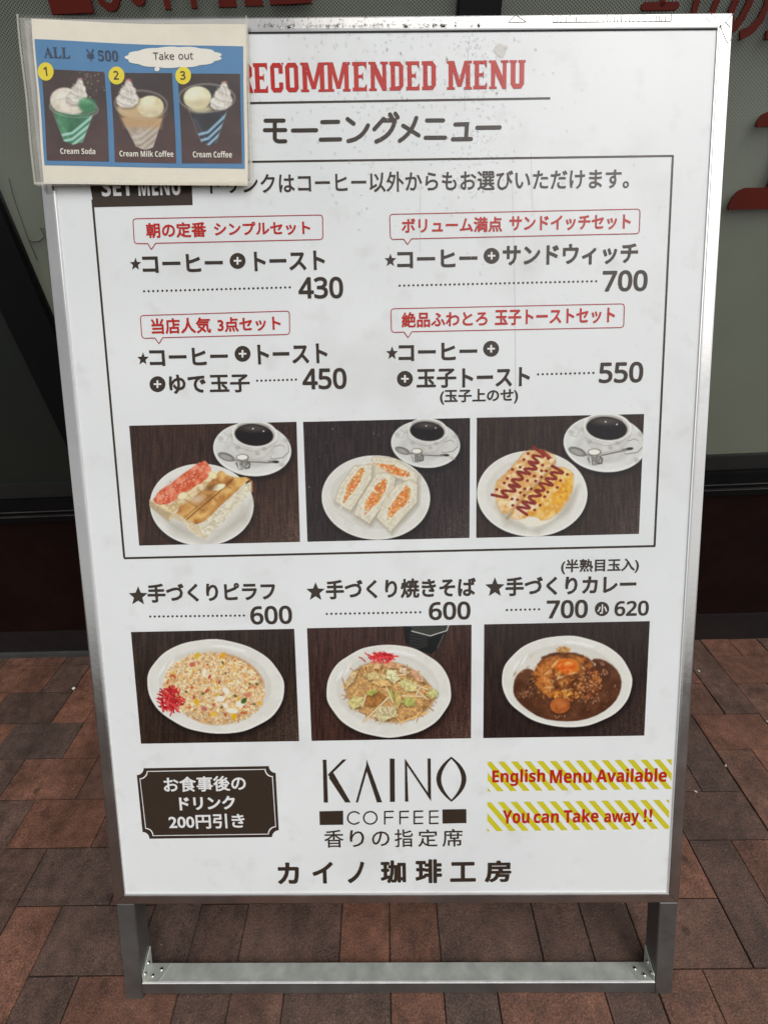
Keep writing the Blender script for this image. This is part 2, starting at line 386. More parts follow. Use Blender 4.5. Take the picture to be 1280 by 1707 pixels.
# ---------------------------------------------------------------- print painter (flat printed pictures)
def vnoise(h, w, sx, sy=None, seed=0):
    sy = sy or sx; r = np.random.default_rng(seed); gx = int(w / sx) + 3; gy = int(h / sy) + 3; g = r.random((gy, gx))
    x = np.arange(w) / sx; y = np.arange(h) / sy; xi = x.astype(int); yi = y.astype(int); fx = x - xi; fy = y - yi
    fx = fx * fx * (3 - 2 * fx); fy = (fy * fy * (3 - 2 * fy))[:, None]
    a = g[yi][:, xi]; b = g[yi][:, xi + 1]; c = g[yi + 1][:, xi]; d = g[yi + 1][:, xi + 1]
    return (a * (1 - fx) + b * fx) * (1 - fy) + (c * (1 - fx) + d * fx) * fy
def fbm(h, w, s, seed=0, sy=None, o=3):
    t = 0; a = 1; n = 0
    for k in range(o):
        t = t + a * vnoise(h, w, max(1.2, s / 2 ** k), max(1.2, (sy or s) / 2 ** k), seed + k); n += a; a *= .55
    return t / n
class Canvas:
    def __init__(s, w, h, k=.5, col=(50, 35, 30)):
        s.k = k; s.w = int(w * k) + 1; s.h = int(h * k) + 1; s.a = np.empty((s.h, s.w, 3)); s.a[:] = col
    def win(s, x0, y0, x1, y1):
        x0 = max(0, int(x0)); y0 = max(0, int(y0)); x1 = min(s.w, int(x1) + 1); y1 = min(s.h, int(y1) + 1)
        if x1 <= x0 or y1 <= y0: return None
        return (slice(y0, y1), slice(x0, x1)), np.arange(x0, x1)[None, :] + .0, np.arange(y0, y1)[:, None] + .0
    def put(s, sl, m, col, alpha=1.):
        m = np.clip(m, 0, 1) * alpha; m = m[..., None]
        if callable(col): col = col()
        col = np.asarray(col, float)
        if col.ndim == 3: col = col[sl]
        s.a[sl] = s.a[sl] * (1 - m) + col * m
    def ell(s, cx, cy, rx, ry, col, ang=0., soft=1., alpha=1., clip=None):
        k = s.k; cx, cy, rx, ry = cx * k, cy * k, max(.3, rx * k), max(.3, ry * k); r = max(rx, ry) + soft + 2
        q = s.win(cx - r, cy - r, cx + r, cy + r)
        if q is None: return
        sl, X, Y = q; c, sn = math.cos(ang), math.sin(ang)
        u = ((X - cx) * c + (Y - cy) * sn) / rx; v = (-(X - cx) * sn + (Y - cy) * c) / ry
        d = (np.sqrt(u * u + v * v) - 1) * min(rx, ry)
        m = .5 - d / (2 * soft)
        if clip is not None: m = np.clip(m, 0, 1) * clip[sl]
        s.put(sl, m, col, alpha)
    def pmask(s, pts, soft=1.):
        p = np.array(pts, float) * s.k; q = s.win(p[:, 0].min() - 3 - soft, p[:, 1].min() - 3 - soft, p[:, 0].max() + 3 + soft, p[:, 1].max() + 3 + soft)
        if q is None: return None
        sl, X, Y = q; X = X + 0 * Y; Y = Y + 0 * X; D = np.full(X.shape, 1e9); ins = np.zeros(X.shape, bool)
        for a, b in zip(p, np.roll(p, -1, 0)):
            e = b - a; L = e @ e + 1e-9; t = np.clip(((X - a[0]) * e[0] + (Y - a[1]) * e[1]) / L, 0, 1)
            D = np.minimum(D, (X - a[0] - t * e[0]) ** 2 + (Y - a[1] - t * e[1]) ** 2)
            if a[1] != b[1]:
                ins ^= ((a[1] > Y) != (b[1] > Y)) & (X < (b[0] - a[0]) * (Y - a[1]) / (b[1] - a[1]) + a[0])
        D = np.sqrt(D); D = np.where(ins, -D, D); return sl, np.clip(.5 - D / (2 * soft), 0, 1)
    def poly(s, pts, col, soft=1., alpha=1., rough=0., seed=0):
        if rough:
            q = smooth_poly(pts, 1); q = np.concatenate([q * (1 - t) + np.roll(q, -1, 0) * t for t in (0, .5)], 1).reshape(-1, 2); r = np.random.default_rng(seed); pts = q + r.normal(0, rough * .7, (len(q), 2))
        q = s.pmask(pts, soft)
        if q: s.put(q[0], q[1], col, alpha)
        return q
    def line(s, pts, wd, col, soft=.8, alpha=1.):
        p = np.array(pts, float) * s.k; r = wd * s.k / 2
        q = s.win(p[:, 0].min() - r - 2, p[:, 1].min() - r - 2, p[:, 0].max() + r + 2, p[:, 1].max() + r + 2)
        if q is None: return
        sl, X, Y = q; X = X + 0 * Y; Y = Y + 0 * X; D = np.full(X.shape, 1e9)
        for a, b in zip(p[:-1], p[1:]):
            e = b - a; L = e @ e + 1e-9; t = np.clip(((X - a[0]) * e[0] + (Y - a[1]) * e[1]) / L, 0, 1)
            D = np.minimum(D, (X - a[0] - t * e[0]) ** 2 + (Y - a[1] - t * e[1]) ** 2)
        s.put(sl, .5 - (np.sqrt(D) - r) / (2 * soft), col, alpha)
    def mixcol(s, c0, c1, sc, seed, lo=.3, hi=.7, sy=None):
        n = np.clip((fbm(s.h, s.w, sc * s.k, seed, None if sy is None else sy * s.k) - lo) / (hi - lo), 0, 1)[..., None]
        return np.array(c0, float) * (1 - n) + np.array(c1, float) * n
    def wood(s, seed, c0=(38, 24, 18), c1=(70, 47, 36), bright=None):
        n = fbm(s.h, s.w, 5, seed, 60, 3) * .65 + fbm(s.h, s.w, 3, seed + 9, 3, 2) * .35
        n = np.clip((n - .3) / .4, 0, 1)[..., None]; s.a[:] = np.array(c0) * (1 - n) + np.array(c1) * n
        X = np.linspace(0, 1, s.w)[None, :]; Y = np.linspace(0, 1, s.h)[:, None]
        g = np.clip((X - .62) / .38, 0, 1) * np.clip((Y - .45) / .5, 0, 1)
        sp = np.clip((fbm(s.h, s.w, 2.4, seed + 31, 2.4, 1) - .45) * 3, 0, 1)
        s.a += (g * (14 + 40 * sp))[..., None] * np.array([1, .92, .88])
    def grade(s, f, grain=5, seed=5):
        r = np.random.default_rng(seed); s.a = s.a * f + r.normal(0, grain, s.a.shape[:2])[..., None]
        s.a = np.clip(s.a, 4, 245)
def smooth_poly(pts, it=2):
    p = np.array(pts, float)
    for _ in range(it):
        q = np.roll(p, -1, 0); p = np.stack([.75 * p + .25 * q, .25 * p + .75 * q], 1).reshape(-1, 2)
    return p
def scallop(cx, cy, rx, ry, rot, amp=.012, n=9, seed=0):
    t = np.linspace(0, 2 * math.pi, 120, endpoint=False); r = 1 + amp * np.cos(n * t + seed) + amp * .6 * np.cos((n + 5) * t + 2 * seed)
    x = rx * r * np.cos(t); y = ry * r * np.sin(t); c, s = math.cos(rot), math.sin(rot); return np.c_[cx + x * c - y * s, cy + x * s + y * c]
def plate(cv, cx, cy, rx, ry, rot=0., deep=False, sc=0., seed=0):
    o = scallop(cx, cy, rx, ry, rot, sc, 9, seed)
    cv.poly(o + [10, 26], (14, 9, 8), soft=14, alpha=.75)
    cv.poly(o, (226, 224, 214), soft=.9)
    cv.poly(scallop(cx, cy - 3, rx * .975, ry * .965, rot, sc, 9, seed), cv.mixcol((212, 210, 200), (218, 216, 207), 60, 40 + seed), soft=2)
    w = scallop(cx - 4, cy - ry * .02, rx * .80, ry * .74, rot, sc * .4, 9, seed)
    cv.poly(w + [0, -5], (186, 182, 170), soft=9, alpha=.8)
    cv.poly(w, cv.mixcol((204, 200, 189), (211, 208, 198), 120, 50 + seed), soft=7)
    if deep:
        for (fx, fy, a) in ((-.78, -.35, -1.0), (-.66, -.47, -1.0), (.2, -.83, .12), (.05, -.86, 0.02), (.34, -.78, .2)):
            cv.ell(cx + fx * rx, cy + fy * ry, rx * .085, ry * .022, (238, 237, 230), a, 2.5, .85)
def cup(cv, ox, oy, s, spoon_up=False):
    def T(x, y): return (ox + (x - 955) * s, oy + (y - 140) * s)
    cx, cy = T(937, 248)
    cv.ell(cx + 6, cy + 24, 280 * s, 190 * s, (12, 8, 8), .12, 12, .8)
    cv.ell(cx, cy, 279 * s, 190 * s, (222, 222, 216), .10, 1)
    cv.ell(cx, cy - 5 * s, 266 * s, 176 * s, cv.mixcol((202, 202, 195), (214, 214, 208), 90, 8), .10, 3)
    cv.ell(*T(930, 262), 185 * s, 112 * s, cv.mixcol((188, 187, 179), (203, 202, 195), 90, 12), .10, 7)
    for x, y in ((712, 170), (1180, 185), (1150, 360), (790, 150)): cv.ell(*T(x, y), 20 * s, 14 * s, (165, 162, 152), .4, 4, .6)
    cv.line([T(735, 130), T(770, 160), T(745, 200), T(700, 190)], 7 * s, (168, 166, 158), alpha=.6)
    # handle
    cv.line([T(1098, 215), T(1140, 200), T(1180, 222), T(1185, 262), T(1150, 295), T(1085, 305)], 34 * s, (150, 148, 140))
    cv.line([T(1098, 212), T(1140, 197), T(1178, 219), T(1182, 258), T(1148, 290), T(1085, 300)], 27 * s, (206, 204, 197))
    body = [T(793, 120), T(800, 190), T(830, 250), T(880, 295), T(950, 315), T(1020, 300), T(1070, 255), T(1105, 200), T(1118, 130)]
    cv.poly(body, (140, 137, 128), 6, .6); cv.poly(body, cv.mixcol((192, 190, 182), (210, 208, 201), 100, 20), 1.2)
    cv.line([T(808, 205), T(860, 240), T(940, 262), T(1040, 245), T(1100, 190)], 6 * s, (160, 157, 148), alpha=.7)
    for x, y in ((835, 235), (1022, 242), (975, 275)): cv.ell(*T(x, y), 17 * s, 13 * s, (162, 159, 150), .3, 3, .75)
    cv.ell(*T(955, 135), 163 * s, 98 * s, (226, 225, 219), .10, 1)
    cv.ell(*T(953, 139), 151 * s, 88 * s, (188, 185, 176), .10, 2)
    cv.ell(*T(950, 144), 138 * s, 78 * s, (20, 13, 12), .10, 1.2)
    cv.ell(*T(945, 96), 95 * s, 26 * s, (88, 80, 74), .05, 8, .75)
    for x, y in ((942, 100), (1018, 118)): cv.ell(*T(x, y), 5 * s, 5 * s, (240, 238, 230), 0, 1)
    # spoon + creamer
    dy = -28 if spoon_up else 0
    cv.line([T(800, 318), T(900, 330 + dy * .2), T(1050, 338 + dy * 1.6), T(1118, 336 + dy * 2)], 19 * s, (120, 116, 110))
    cv.line([T(800, 312), T(900, 326 + dy * .2), T(1050, 333 + dy * 1.6)], 6 * s, (205, 203, 198))
    cv.ell(*T(1105, 338 + dy * 2), 22 * s, 9 * s, (45, 42, 40), -.05 if spoon_up else .08, 1.5)
    cv.ell(*T(752, 300), 62 * s, 27 * s, (96, 92, 86), .35, 1.5); cv.ell(*T(750, 302), 50 * s, 18 * s, (158, 155, 148), .35, 3)
    cv.poly([T(823, 300), T(912, 300), T(908, 365), T(890, 395), T(840, 392), T(818, 350)], cv.mixcol((120, 117, 110), (190, 187, 180), 22, 33), 1.5)
    cv.line([T(905, 335), T(920, 350), T(915, 378), T(892, 382)], 12 * s, (96, 92, 86))
    cv.line([T(838, 335), T(845, 385)], 9 * s, (226, 225, 220), alpha=.8)
    cv.ell(*T(868, 303), 46 * s, 24 * s, (120, 116, 108), 0, 1); cv.ell(*T(866, 303), 38 * s, 18 * s, (232, 229, 215), 0, 1)

def photo_toast():
    cv = Canvas(1280, 981); cv.wood(1); cup(cv, 955, 140, 1.); plate(cv, 578, 640, 370, 292, .05)
    cv.poly([(240, 660), (370, 760), (500, 830), (620, 900), (760, 800), (940, 600), (900, 760), (640, 920), (400, 850)], (150, 143, 128), 18, .5)
    cv.poly([(205, 600), (280, 625), (350, 640), (600, 440), (655, 400), (700, 425), (600, 520), (385, 690), (370, 730), (345, 760), (205, 645)], cv.mixcol((190, 160, 112), (226, 208, 168), 22, 3), 1.2)
    cv.poly([(205, 605), (350, 700), (345, 762), (205, 650)], (170, 152, 120), 2, .8)
    cv.poly([(215, 592), (400, 450), (588, 318), (625, 350), (655, 400), (600, 470), (500, 525), (345, 636), (262, 640)], cv.mixcol((196, 82, 44), (228, 142, 112), 34, 5), 1.5, rough=3, seed=2)
    r = np.random.default_rng(3)
    for _ in range(130):
        t = r.random(); x = 250 + t * 350; y = 620 - t * 255 + r.normal(0, 24)
        cv.ell(x, y, 5, 3, (240, 190, 165) if r.random() < .6 else (150, 50, 28), r.random() * 3, 1, .8)
    cv.poly([(370, 690), (560, 790), (602, 886), (545, 860), (490, 822), (455, 770), (380, 735)], cv.mixcol((196, 176, 140), (222, 208, 178), 30, 6), 1.5)
    cv.poly([(370, 690), (560, 560), (690, 420), (715, 390), (785, 445), (930, 448), (880, 500), (700, 660), (560, 792), (470, 745)], cv.mixcol((160, 98, 40), (218, 176, 104), 60, 7, .25, .75), 1.5, rough=4, seed=5)
    for a, b in (((470, 610), (600, 690)), ((560, 540), (690, 610)), ((650, 450), (780, 520)), ((450, 735), (680, 540)), ((680, 540), (800, 450))):
        cv.line([a, b], 9, (132, 80, 34), 3, .55)
    cv.line([(470, 745), (560, 668), (690, 560), (800, 460)], 8, (96, 58, 26), 2, .8)
    cv.ell(700, 515, 48, 20, (236, 226, 190), -.3, 2); cv.ell(640, 520, 40, 20, (104, 66, 36), -.3, 7, .7); cv.ell(550, 600, 44, 28, (206, 186, 160), -.3, 8, .8)
    cv.ell(440, 575, 36, 24, (230, 216, 176), -.4, 3); cv.ell(655, 430, 34, 22, (232, 218, 170), .6, 3)
    cv.poly([(560, 792), (700, 665), (885, 500), (935, 468), (936, 550), (760, 735), (602, 886)], cv.mixcol((192, 182, 156), (226, 218, 196), 14, 9), 1.5)
    cv.line([(912, 455), (936, 480), (938, 545)], 12, (160, 96, 44), 2, .9)
    cv.grade(1.0, 4, 1); return cv
def photo_sandwich():
    cv = Canvas(1280, 1015); cv.wood(21, (30, 22, 22), (56, 44, 42)); cup(cv, 940, 125, .915); plate(cv, 558, 615, 400, 310, .05)
    def sand(b, f, sd):
        b2 = np.array(b, float) + [10, 16]; cv.poly(b2, (120, 108, 84), 12, .55)
        cv.poly(b, cv.mixcol((206, 197, 172), (224, 217, 196), 16, sd), 1.2)
        q_ = np.array(b, float); lo_ = q_[np.argsort(q_[:, 1])[-3:]]; cv.line([tuple(p) for p in q_] + [tuple(q_[0])], 5, (170, 156, 124), 1.5, .6)
        cv.line([tuple(v + (v - np.array(f, float).mean(0)) * .22) for v in np.array(f, float)] + [tuple(np.array(f[0], float) * 1.22 - np.array(f, float).mean(0) * .22)], 5, (236, 232, 216), 2, .8)
        cv.poly(f, cv.mixcol((206, 112, 50), (230, 166, 92), 16, sd + 2), 2, rough=5, seed=sd + 1)
        p = np.array(f, float); r = np.random.default_rng(sd); c = p.mean(0)
        for _ in range(90):
            q = c + (p[r.integers(len(p))] - c) * r.random() ** .5; k = r.random()
            col = (240, 226, 190) if k < .45 else ((222, 104, 70) if k < .75 else (150, 130, 40)); cv.ell(q[0], q[1], 7, 4, col, r.random() * 3, 1, .85)
    sand([(540, 312), (700, 328), (874, 448), (852, 524), (700, 466), (502, 382)], [(540, 362), (690, 378), (805, 438), (800, 466), (660, 440), (600, 405)], 61)
    cv.poly([(470, 370), (540, 360), (650, 430), (560, 470), (500, 500)], (212, 204, 180), 3)
    sand([(398, 380), (530, 370), (524, 480), (372, 718), (252, 640), (296, 520)], [(458, 388), (475, 420), (430, 520), (372, 590), (310, 668), (325, 610), (350, 520), (400, 450)], 71)
    sand([(560, 440), (640, 428), (702, 470), (692, 556), (512, 808), (398, 738), (432, 640)], [(600, 475), (642, 485), (625, 560), (600, 625), (480, 735), (480, 640), (540, 560)], 81)
    sand([(712, 520), (806, 486), (866, 520), (862, 650), (668, 868), (562, 764), (610, 650)], [(768, 530), (815, 545), (800, 650), (740, 700), (648, 775), (650, 700), (715, 610)], 91)
    cv.line([(200, 580), (260, 700), (420, 820)], 6, (228, 226, 216), 2, .6)
    r = np.random.default_rng(8)
    for _ in range(26): cv.ell(r.random() * 1280, r.random() * 560, 5, 6, (205, 203, 198), 0, 1, .6 * r.random())
    cv.grade(.98, 4, 2); return cv
def photo_egg():
    cv = Canvas(1280, 981); cv.wood(41, (34, 24, 20), (62, 46, 38)); cup(cv, 975, 105, 1.06, True); plate(cv, 438, 572, 394, 306, .03)
    cv.poly([(190, 640), (300, 770), (430, 830), (600, 770), (770, 520), (700, 700), (480, 850), (250, 790)], (140, 130, 108), 16, .5)
    cv.poly([(300, 740), (440, 825), (620, 740), (765, 495), (740, 455), (600, 560)], (222, 216, 196), 2, rough=5, seed=4)
    A = [(430, 250), (560, 265), (620, 340), (560, 410), (480, 480), (400, 560), (330, 640), (240, 735), (190, 660), (165, 500), (250, 430), (320, 350), (370, 290)]
    B = [(620, 378), (700, 400), (735, 440), (730, 540), (690, 640), (600, 730), (530, 770), (430, 720), (360, 760), (275, 740), (320, 650), (400, 560), (480, 500), (540, 420)]
    cv.poly(A, cv.mixcol((206, 150, 84), (234, 212, 168), 34, 44), 2, rough=7, seed=6)
    cv.poly(B, cv.mixcol((212, 150, 48), (234, 200, 130), 34, 47), 2, rough=7, seed=7)
    cv.poly([(720, 420), (735, 500), (680, 620), (600, 660), (560, 610), (640, 520)], cv.mixcol((206, 130, 20), (232, 180, 60), 20, 48), 5, .9, rough=5, seed=8)
    cv.poly([(290, 740), (330, 640), (430, 620), (500, 660), (400, 700), (330, 770)], (232, 208, 184), 5, .8)
    cv.poly([(280, 600), (330, 570), (330, 640), (290, 690)], (236, 222, 200), 4, .9)
    cv.line([(600, 345), (545, 425), (480, 500), (400, 575), (330, 655), (262, 745)], 15, (150, 104, 48), 6, .75)
    for P_ in (A, B): cv.line([tuple(v) for v in smooth_poly(P_, 1)] + [tuple(smooth_poly(P_, 1)[0])], 6, (186, 132, 66), 3, .5)
    r = np.random.default_rng(4)
    for _ in range(240):
        t = r.random(); k = r.random() < .5
        x, y = (520 - t * 300 + r.normal(0, 45), 330 + t * 330 + r.normal(0, 28)) if k else (650 - t * 290 + r.normal(0, 55), 450 + t * 270 + r.normal(0, 30))
        cv.ell(x, y, 10, 4, [(238, 222, 190), (196, 128, 50), (222, 170, 80)][r.integers(3)], r.random() * 3, 2, .55)
    def zig(p0, p1, hw, n, tilt):
        p0 = np.array(p0, float); p1 = np.array(p1, float); pts = []; rr = np.random.default_rng(n)
        for i in range(n):
            c = p0 + (p1 - p0) * i / (n - 1); s = 1 if i % 2 else -1
            pts.append(c + s * np.array([hw, hw * tilt]) * rr.uniform(.75, 1.1) + rr.normal(0, 6, 2))
        pts = np.array(pts)
        q = pts
        for _ in range(2): q = np.concatenate([q[:1], np.stack([.72 * q[:-1] + .28 * q[1:], .28 * q[:-1] + .72 * q[1:]], 1).reshape(-1, 2), q[-1:]])
        for a, b in zip(q[:-1], q[1:]):
            cv.line([a, b], 17 + 5 * rr.random(), (124, 34, 24), 1.4)
        for a, b in zip(q[:-1:3], q[1::3]): cv.line([a + [-3, -4], b + [-3, -4]], 6, (170, 70, 52), 1, .6)
        for q in pts: cv.ell(q[0], q[1], 11, 10, (122, 32, 24), 0, 1.5)
    zig((520, 275), (225, 612), 72, 17, .42); zig((640, 395), (345, 700), 66, 16, .40)
    cv.poly([(480, 258), (520, 262), (585, 320), (545, 322)], (140, 36, 26), 2, .9)
    cv.grade(1., 4, 3); return cv
def photo_rice():
    cv = Canvas(1280, 939); cv.wood(61, (32, 22, 17), (60, 44, 34)); plate(cv, 637, 483, 490, 334, .10, True, .004, 2)
    r = np.random.default_rng(12)
    cv.poly(smooth_poly([(260, 440), (400, 290), (560, 240), (740, 250), (900, 330), (985, 450), (975, 560), (900, 680), (760, 745), (590, 760), (450, 700), (340, 600)], 2), (178, 126, 74), 6)
    for i in range(3600):
        t = r.random() * 6.283; q = r.random() ** .5; x = 625 + 358 * q * math.cos(t); y = 497 + 250 * q * math.sin(t) + .10 * (x - 625)
        b = r.uniform(.80, 1.06); b *= 1.02 - .08 * (y > 660); base = (236, 210, 168) if r.random() < .68 else (222, 166, 100)
        cv.ell(x, y, 11, 5.5, tuple(min(245, c * b) for c in base), r.random() * 3.14, 1)
    for i in range(70):
        t = r.random() * 6.283; q = r.random() ** .5; x = 625 + 340 * q * math.cos(t); y = 497 + 235 * q * math.sin(t) + .1 * (x - 625)
        c = [(186, 84, 40), (196, 122, 92), (214, 164, 30), (176, 70, 50), (92, 84, 44), (226, 180, 90)][r.integers(6)]
        cv.ell(x, y, r.uniform(8, 17), r.uniform(6, 11), c, r.random() * 3, 1.5, .9)
    for x, y, a, b, g in ((712, 515, 32, 20, .9), (755, 655, 44, 18, .1), (705, 618, 24, 15, .6), (810, 610, 30, 24, 0), (670, 570, 30, 22, 0), (555, 385, 14, 30, .2)):
        cv.ell(x, y, a, b, (233, 222, 202), g, 2)
    for x, y, c in ((470, 325, (190, 104, 84)), (500, 592, (214, 168, 28)), (625, 678, (222, 176, 70)), (770, 698, (212, 168, 26)), (865, 545, (202, 122, 96)), (690, 262, (214, 156, 40)), (505, 262, (206, 170, 44)), (838, 585, (60, 92, 40)), (555, 640, (182, 110, 96))):
        cv.ell(x, y, 24, 16, c, r.random() * 3, 2)
    for _ in range(90):
        t = r.random() * 6.283; q = r.random() ** .6; x = 318 + 80 * q * math.cos(t); y = 578 + 84 * q * math.sin(t); a = r.normal(.95, .7)
        L = r.uniform(22, 42); cv.line([(x - L * math.cos(a), y - L * math.sin(a)), (x + L * math.cos(a), y + L * math.sin(a))], 9, [(186, 36, 40), (216, 76, 74), (150, 24, 28)][r.integers(3)], 1)
    cv.grade(1., 4, 4); return cv
def photo_noodles():
    cv = Canvas(1280, 955); cv.wood(81, (42, 25, 20), (74, 48, 40))
    cv.poly([(730, 55), (1055, 55), (1035, 120), (985, 220), (930, 264), (840, 240), (745, 190), (730, 110)], (14, 13, 13), 1.5)
    cv.poly([(780, 50), (1050, 50), (1040, 90), (920, 125), (790, 92)], (52, 52, 47), 2); cv.line([(788, 97), (922, 132), (1042, 95), (1056, 55)], 7, (196, 196, 190))
    for i in range(5): cv.line([(775, 120 + 22 * i), (830, 132 + 22 * i), (895, 130 + 18 * i)], 9, (78, 80, 76), 3, .6)
    cv.line([(1020, 125), (975, 220)], 6, (150, 148, 144), 3, .7)
    plate(cv, 622, 530, 452, 335, .03, True, .005, 5)
    r = np.random.default_rng(22)
    cv.poly(smooth_poly([(300, 470), (400, 350), (560, 310), (740, 340), (880, 440), (970, 560), (900, 680), (740, 760), (560, 750), (420, 680), (320, 580)], 2), (150, 104, 58), 7)
    for _ in range(420):
        t = r.random() * 6.283; q = r.random() ** .5; x = 620 + 300 * q * math.cos(t); y = 545 + 190 * q * math.sin(t) + .12 * (x - 620); a = r.random() * 6.28; L = r.uniform(30, 75); bend = r.normal(0, 24)
        b = r.uniform(.72, 1.1); c = (min(240, 216 * b), 168 * b, 106 * b)
        cv.line([(x - L * math.cos(a), y - L * math.sin(a)), (x + bend * math.sin(a), y - bend * math.cos(a)), (x + L * math.cos(a), y + L * math.sin(a))], 8, c, 1)
    for x, y, w, h, a, c in ((530, 425, 85, 28, .1, (198, 176, 120)), (350, 440, 70, 22, -1., (206, 178, 130)), (570, 470, 70, 24, .15, (216, 176, 112)), (650, 420, 55, 40, .8, (216, 208, 160)), (765, 490, 70, 42, .4, (206, 194, 132)), (690, 590, 24, 62, .1, (196, 172, 104)), (770, 610, 46, 34, .1, (166, 168, 92)), (940, 550, 36, 34, 0, (192, 188, 120)), (385, 610, 55, 42, -.3, (206, 192, 126)),
                             (520, 590, 76, 46, -.4, (164, 112, 60)), (600, 690, 85, 52, -.2, (204, 190, 146)), (830, 425, 60, 24, .7, (206, 160, 124)), (650, 345, 75, 22, .1, (206, 156, 112)), (535, 345, 34, 26, 0, (208, 170, 120)), (730, 385, 36, 22, .5, (214, 188, 156)), (500, 540, 40, 18, -.3, (168, 168, 84)), (640, 560, 20, 46, -.2, (170, 172, 90))):
        cv.ell(x + 5, y + 9, w, h, (88, 60, 30), a, 5, .6); p = scallop(x, y, w, h, a, .12, 5, x)
        cv.poly(p, cv.mixcol(tuple(k * .86 for k in c), tuple(min(240, k * 1.12) for k in c), 16, int(x)), 1.5)
    for a, b in (((440, 750), (620, 575)), ((545, 690), (560, 765)), ((605, 505), (655, 615)), ((720, 565), (880, 570)), ((745, 410), (665, 420)), ((820, 520), (900, 590)), ((455, 560), (430, 640)), ((620, 640), (640, 705)), ((800, 480), (905, 520)), ((850, 500), (820, 560))):
        cv.line([a, b], 15, (150, 118, 76), 1.5, .7); cv.line([a, b], 10, (226, 204, 162), 1)
    for _ in range(46):
        x = 565 + r.normal(0, 42); y = 288 + r.normal(0, 13); a = r.normal(.1, .5); L = r.uniform(20, 46)
        cv.line([(x - L * math.cos(a), y - L * math.sin(a)), (x, y - 8), (x + L * math.cos(a), y + L * math.sin(a))], 8, [(204, 36, 42), (224, 70, 70), (172, 24, 30)][r.integers(3)], 1)
    cv.grade(1., 4, 5); return cv
def photo_curry():
    cv = Canvas(1280, 939); cv.wood(101, (32, 21, 18), (54, 39, 33)); plate(cv, 645, 460, 465, 325, .05, True, .004, 1)
    cur = smooth_poly([(260, 520), (275, 430), (325, 378), (385, 365), (440, 420), (600, 480), (780, 380), (820, 300), (900, 302), (990, 360), (1036, 440), (1030, 530), (985, 615), (890, 690), (760, 738), (610, 746), (460, 722), (340, 645), (275, 575)], 1)
    cv.poly(cur + [0, -4], (150, 110, 76), 3, .8); cv.poly(cur, cv.mixcol((74, 40, 22), (98, 58, 36), 70, 70), 2)
    r = np.random.default_rng(32)
    for _ in range(160):
        t = r.random() * 6.283; q = r.random() ** .5; x = 655 + 340 * q * math.cos(t); y = 570 + 140 * q * math.sin(t); cv.ell(x, y, r.uniform(3, 9), 3, (128, 88, 62) if r.random() < .6 else (56, 28, 14), r.random() * 3, 1.5, .6)
    def lump(x, y, rx, ry, n, sd, c=((96, 58, 36), (156, 108, 78), (70, 38, 22))):
        rr = np.random.default_rng(sd)
        for _ in range(n):
            t = rr.random() * 6.283; q = rr.random() ** .5; cv.ell(x + rx * q * math.cos(t), y + ry * q * math.sin(t), rr.uniform(5, 12), rr.uniform(3, 7), c[rr.integers(3)], rr.random() * 3, 1.2, .9)
    lump(350, 540, 58, 42, 90, 1); lump(910, 395, 38, 24, 50, 2); lump(400, 470, 50, 50, 60, 3, ((56, 32, 22), (84, 52, 34), (120, 80, 56))); lump(840, 600, 40, 18, 30, 4); lump(600, 705, 40, 20, 36, 5); lump(1000, 500, 14, 30, 14, 6); lump(898, 335, 16, 10, 12, 7)
    mound = smooth_poly([(402, 410), (440, 320), (500, 265), (620, 248), (750, 262), (835, 320), (865, 400), (900, 480), (865, 565), (760, 605), (640, 600), (530, 585), (450, 520), (408, 460)], 2)
    cv.poly([(410, 390), (440, 400), (520, 275), (470, 270)], (224, 214, 200), 3); cv.poly([(760, 280), (850, 335), (845, 370), (780, 320)], (222, 210, 196), 3)
    cv.poly(mound, cv.mixcol((88, 44, 20), (182, 108, 46), 50, 73, .33, .68), 2, rough=5, seed=3)
    lump(800, 480, 100, 90, 210, 8, ((120, 66, 34), (184, 128, 84), (76, 40, 22))); lump(640, 560, 90, 38, 90, 9, ((206, 130, 44), (226, 170, 88), (120, 62, 26)))
    lump(620, 235, 50, 22, 50, 10, ((176, 120, 60), (206, 160, 90), (140, 90, 44))); lump(800, 590, 90, 20, 70, 11)
    cv.ell(648, 352, 92, 60, (214, 122, 36), .05, 4, .9); cv.ell(640, 355, 68, 46, (206, 88, 16), 0, 3); cv.ell(655, 335, 34, 14, (236, 146, 60), 0, 4, .8)
    for _ in range(120):
        x = 560 + r.normal(0, 95); y = 440 + r.normal(0, 70); cv.ell(x, y, r.uniform(5, 16), r.uniform(3, 7), [(226, 150, 60), (110, 52, 22), (236, 180, 110)][r.integers(3)], r.random() * 3, 2, .5)
    for x, y, a, b in ((560, 330, 30, 7), (600, 430, 34, 8), (500, 400, 22, 6), (690, 400, 26, 6), (760, 360, 20, 6), (520, 500, 26, 6), (650, 520, 22, 6), (660, 325, 16, 5)): cv.ell(x, y, a, b, (248, 214, 160), r.normal(0, .5), 3, .6)
    cv.line([(470, 290), (560, 262), (700, 262), (760, 285)], 16, (62, 34, 20), 4, .8)
    cv.ell(597, 636, 78, 62, (64, 34, 18), 0, 4, .8); cv.ell(597, 630, 72, 58, cv.mixcol((132, 62, 24), (180, 98, 44), 30, 77), 0, 1.5); cv.ell(600, 612, 46, 22, (196, 118, 64), 0, 7, .6)
    cv.grade(1., 4, 6); return cv

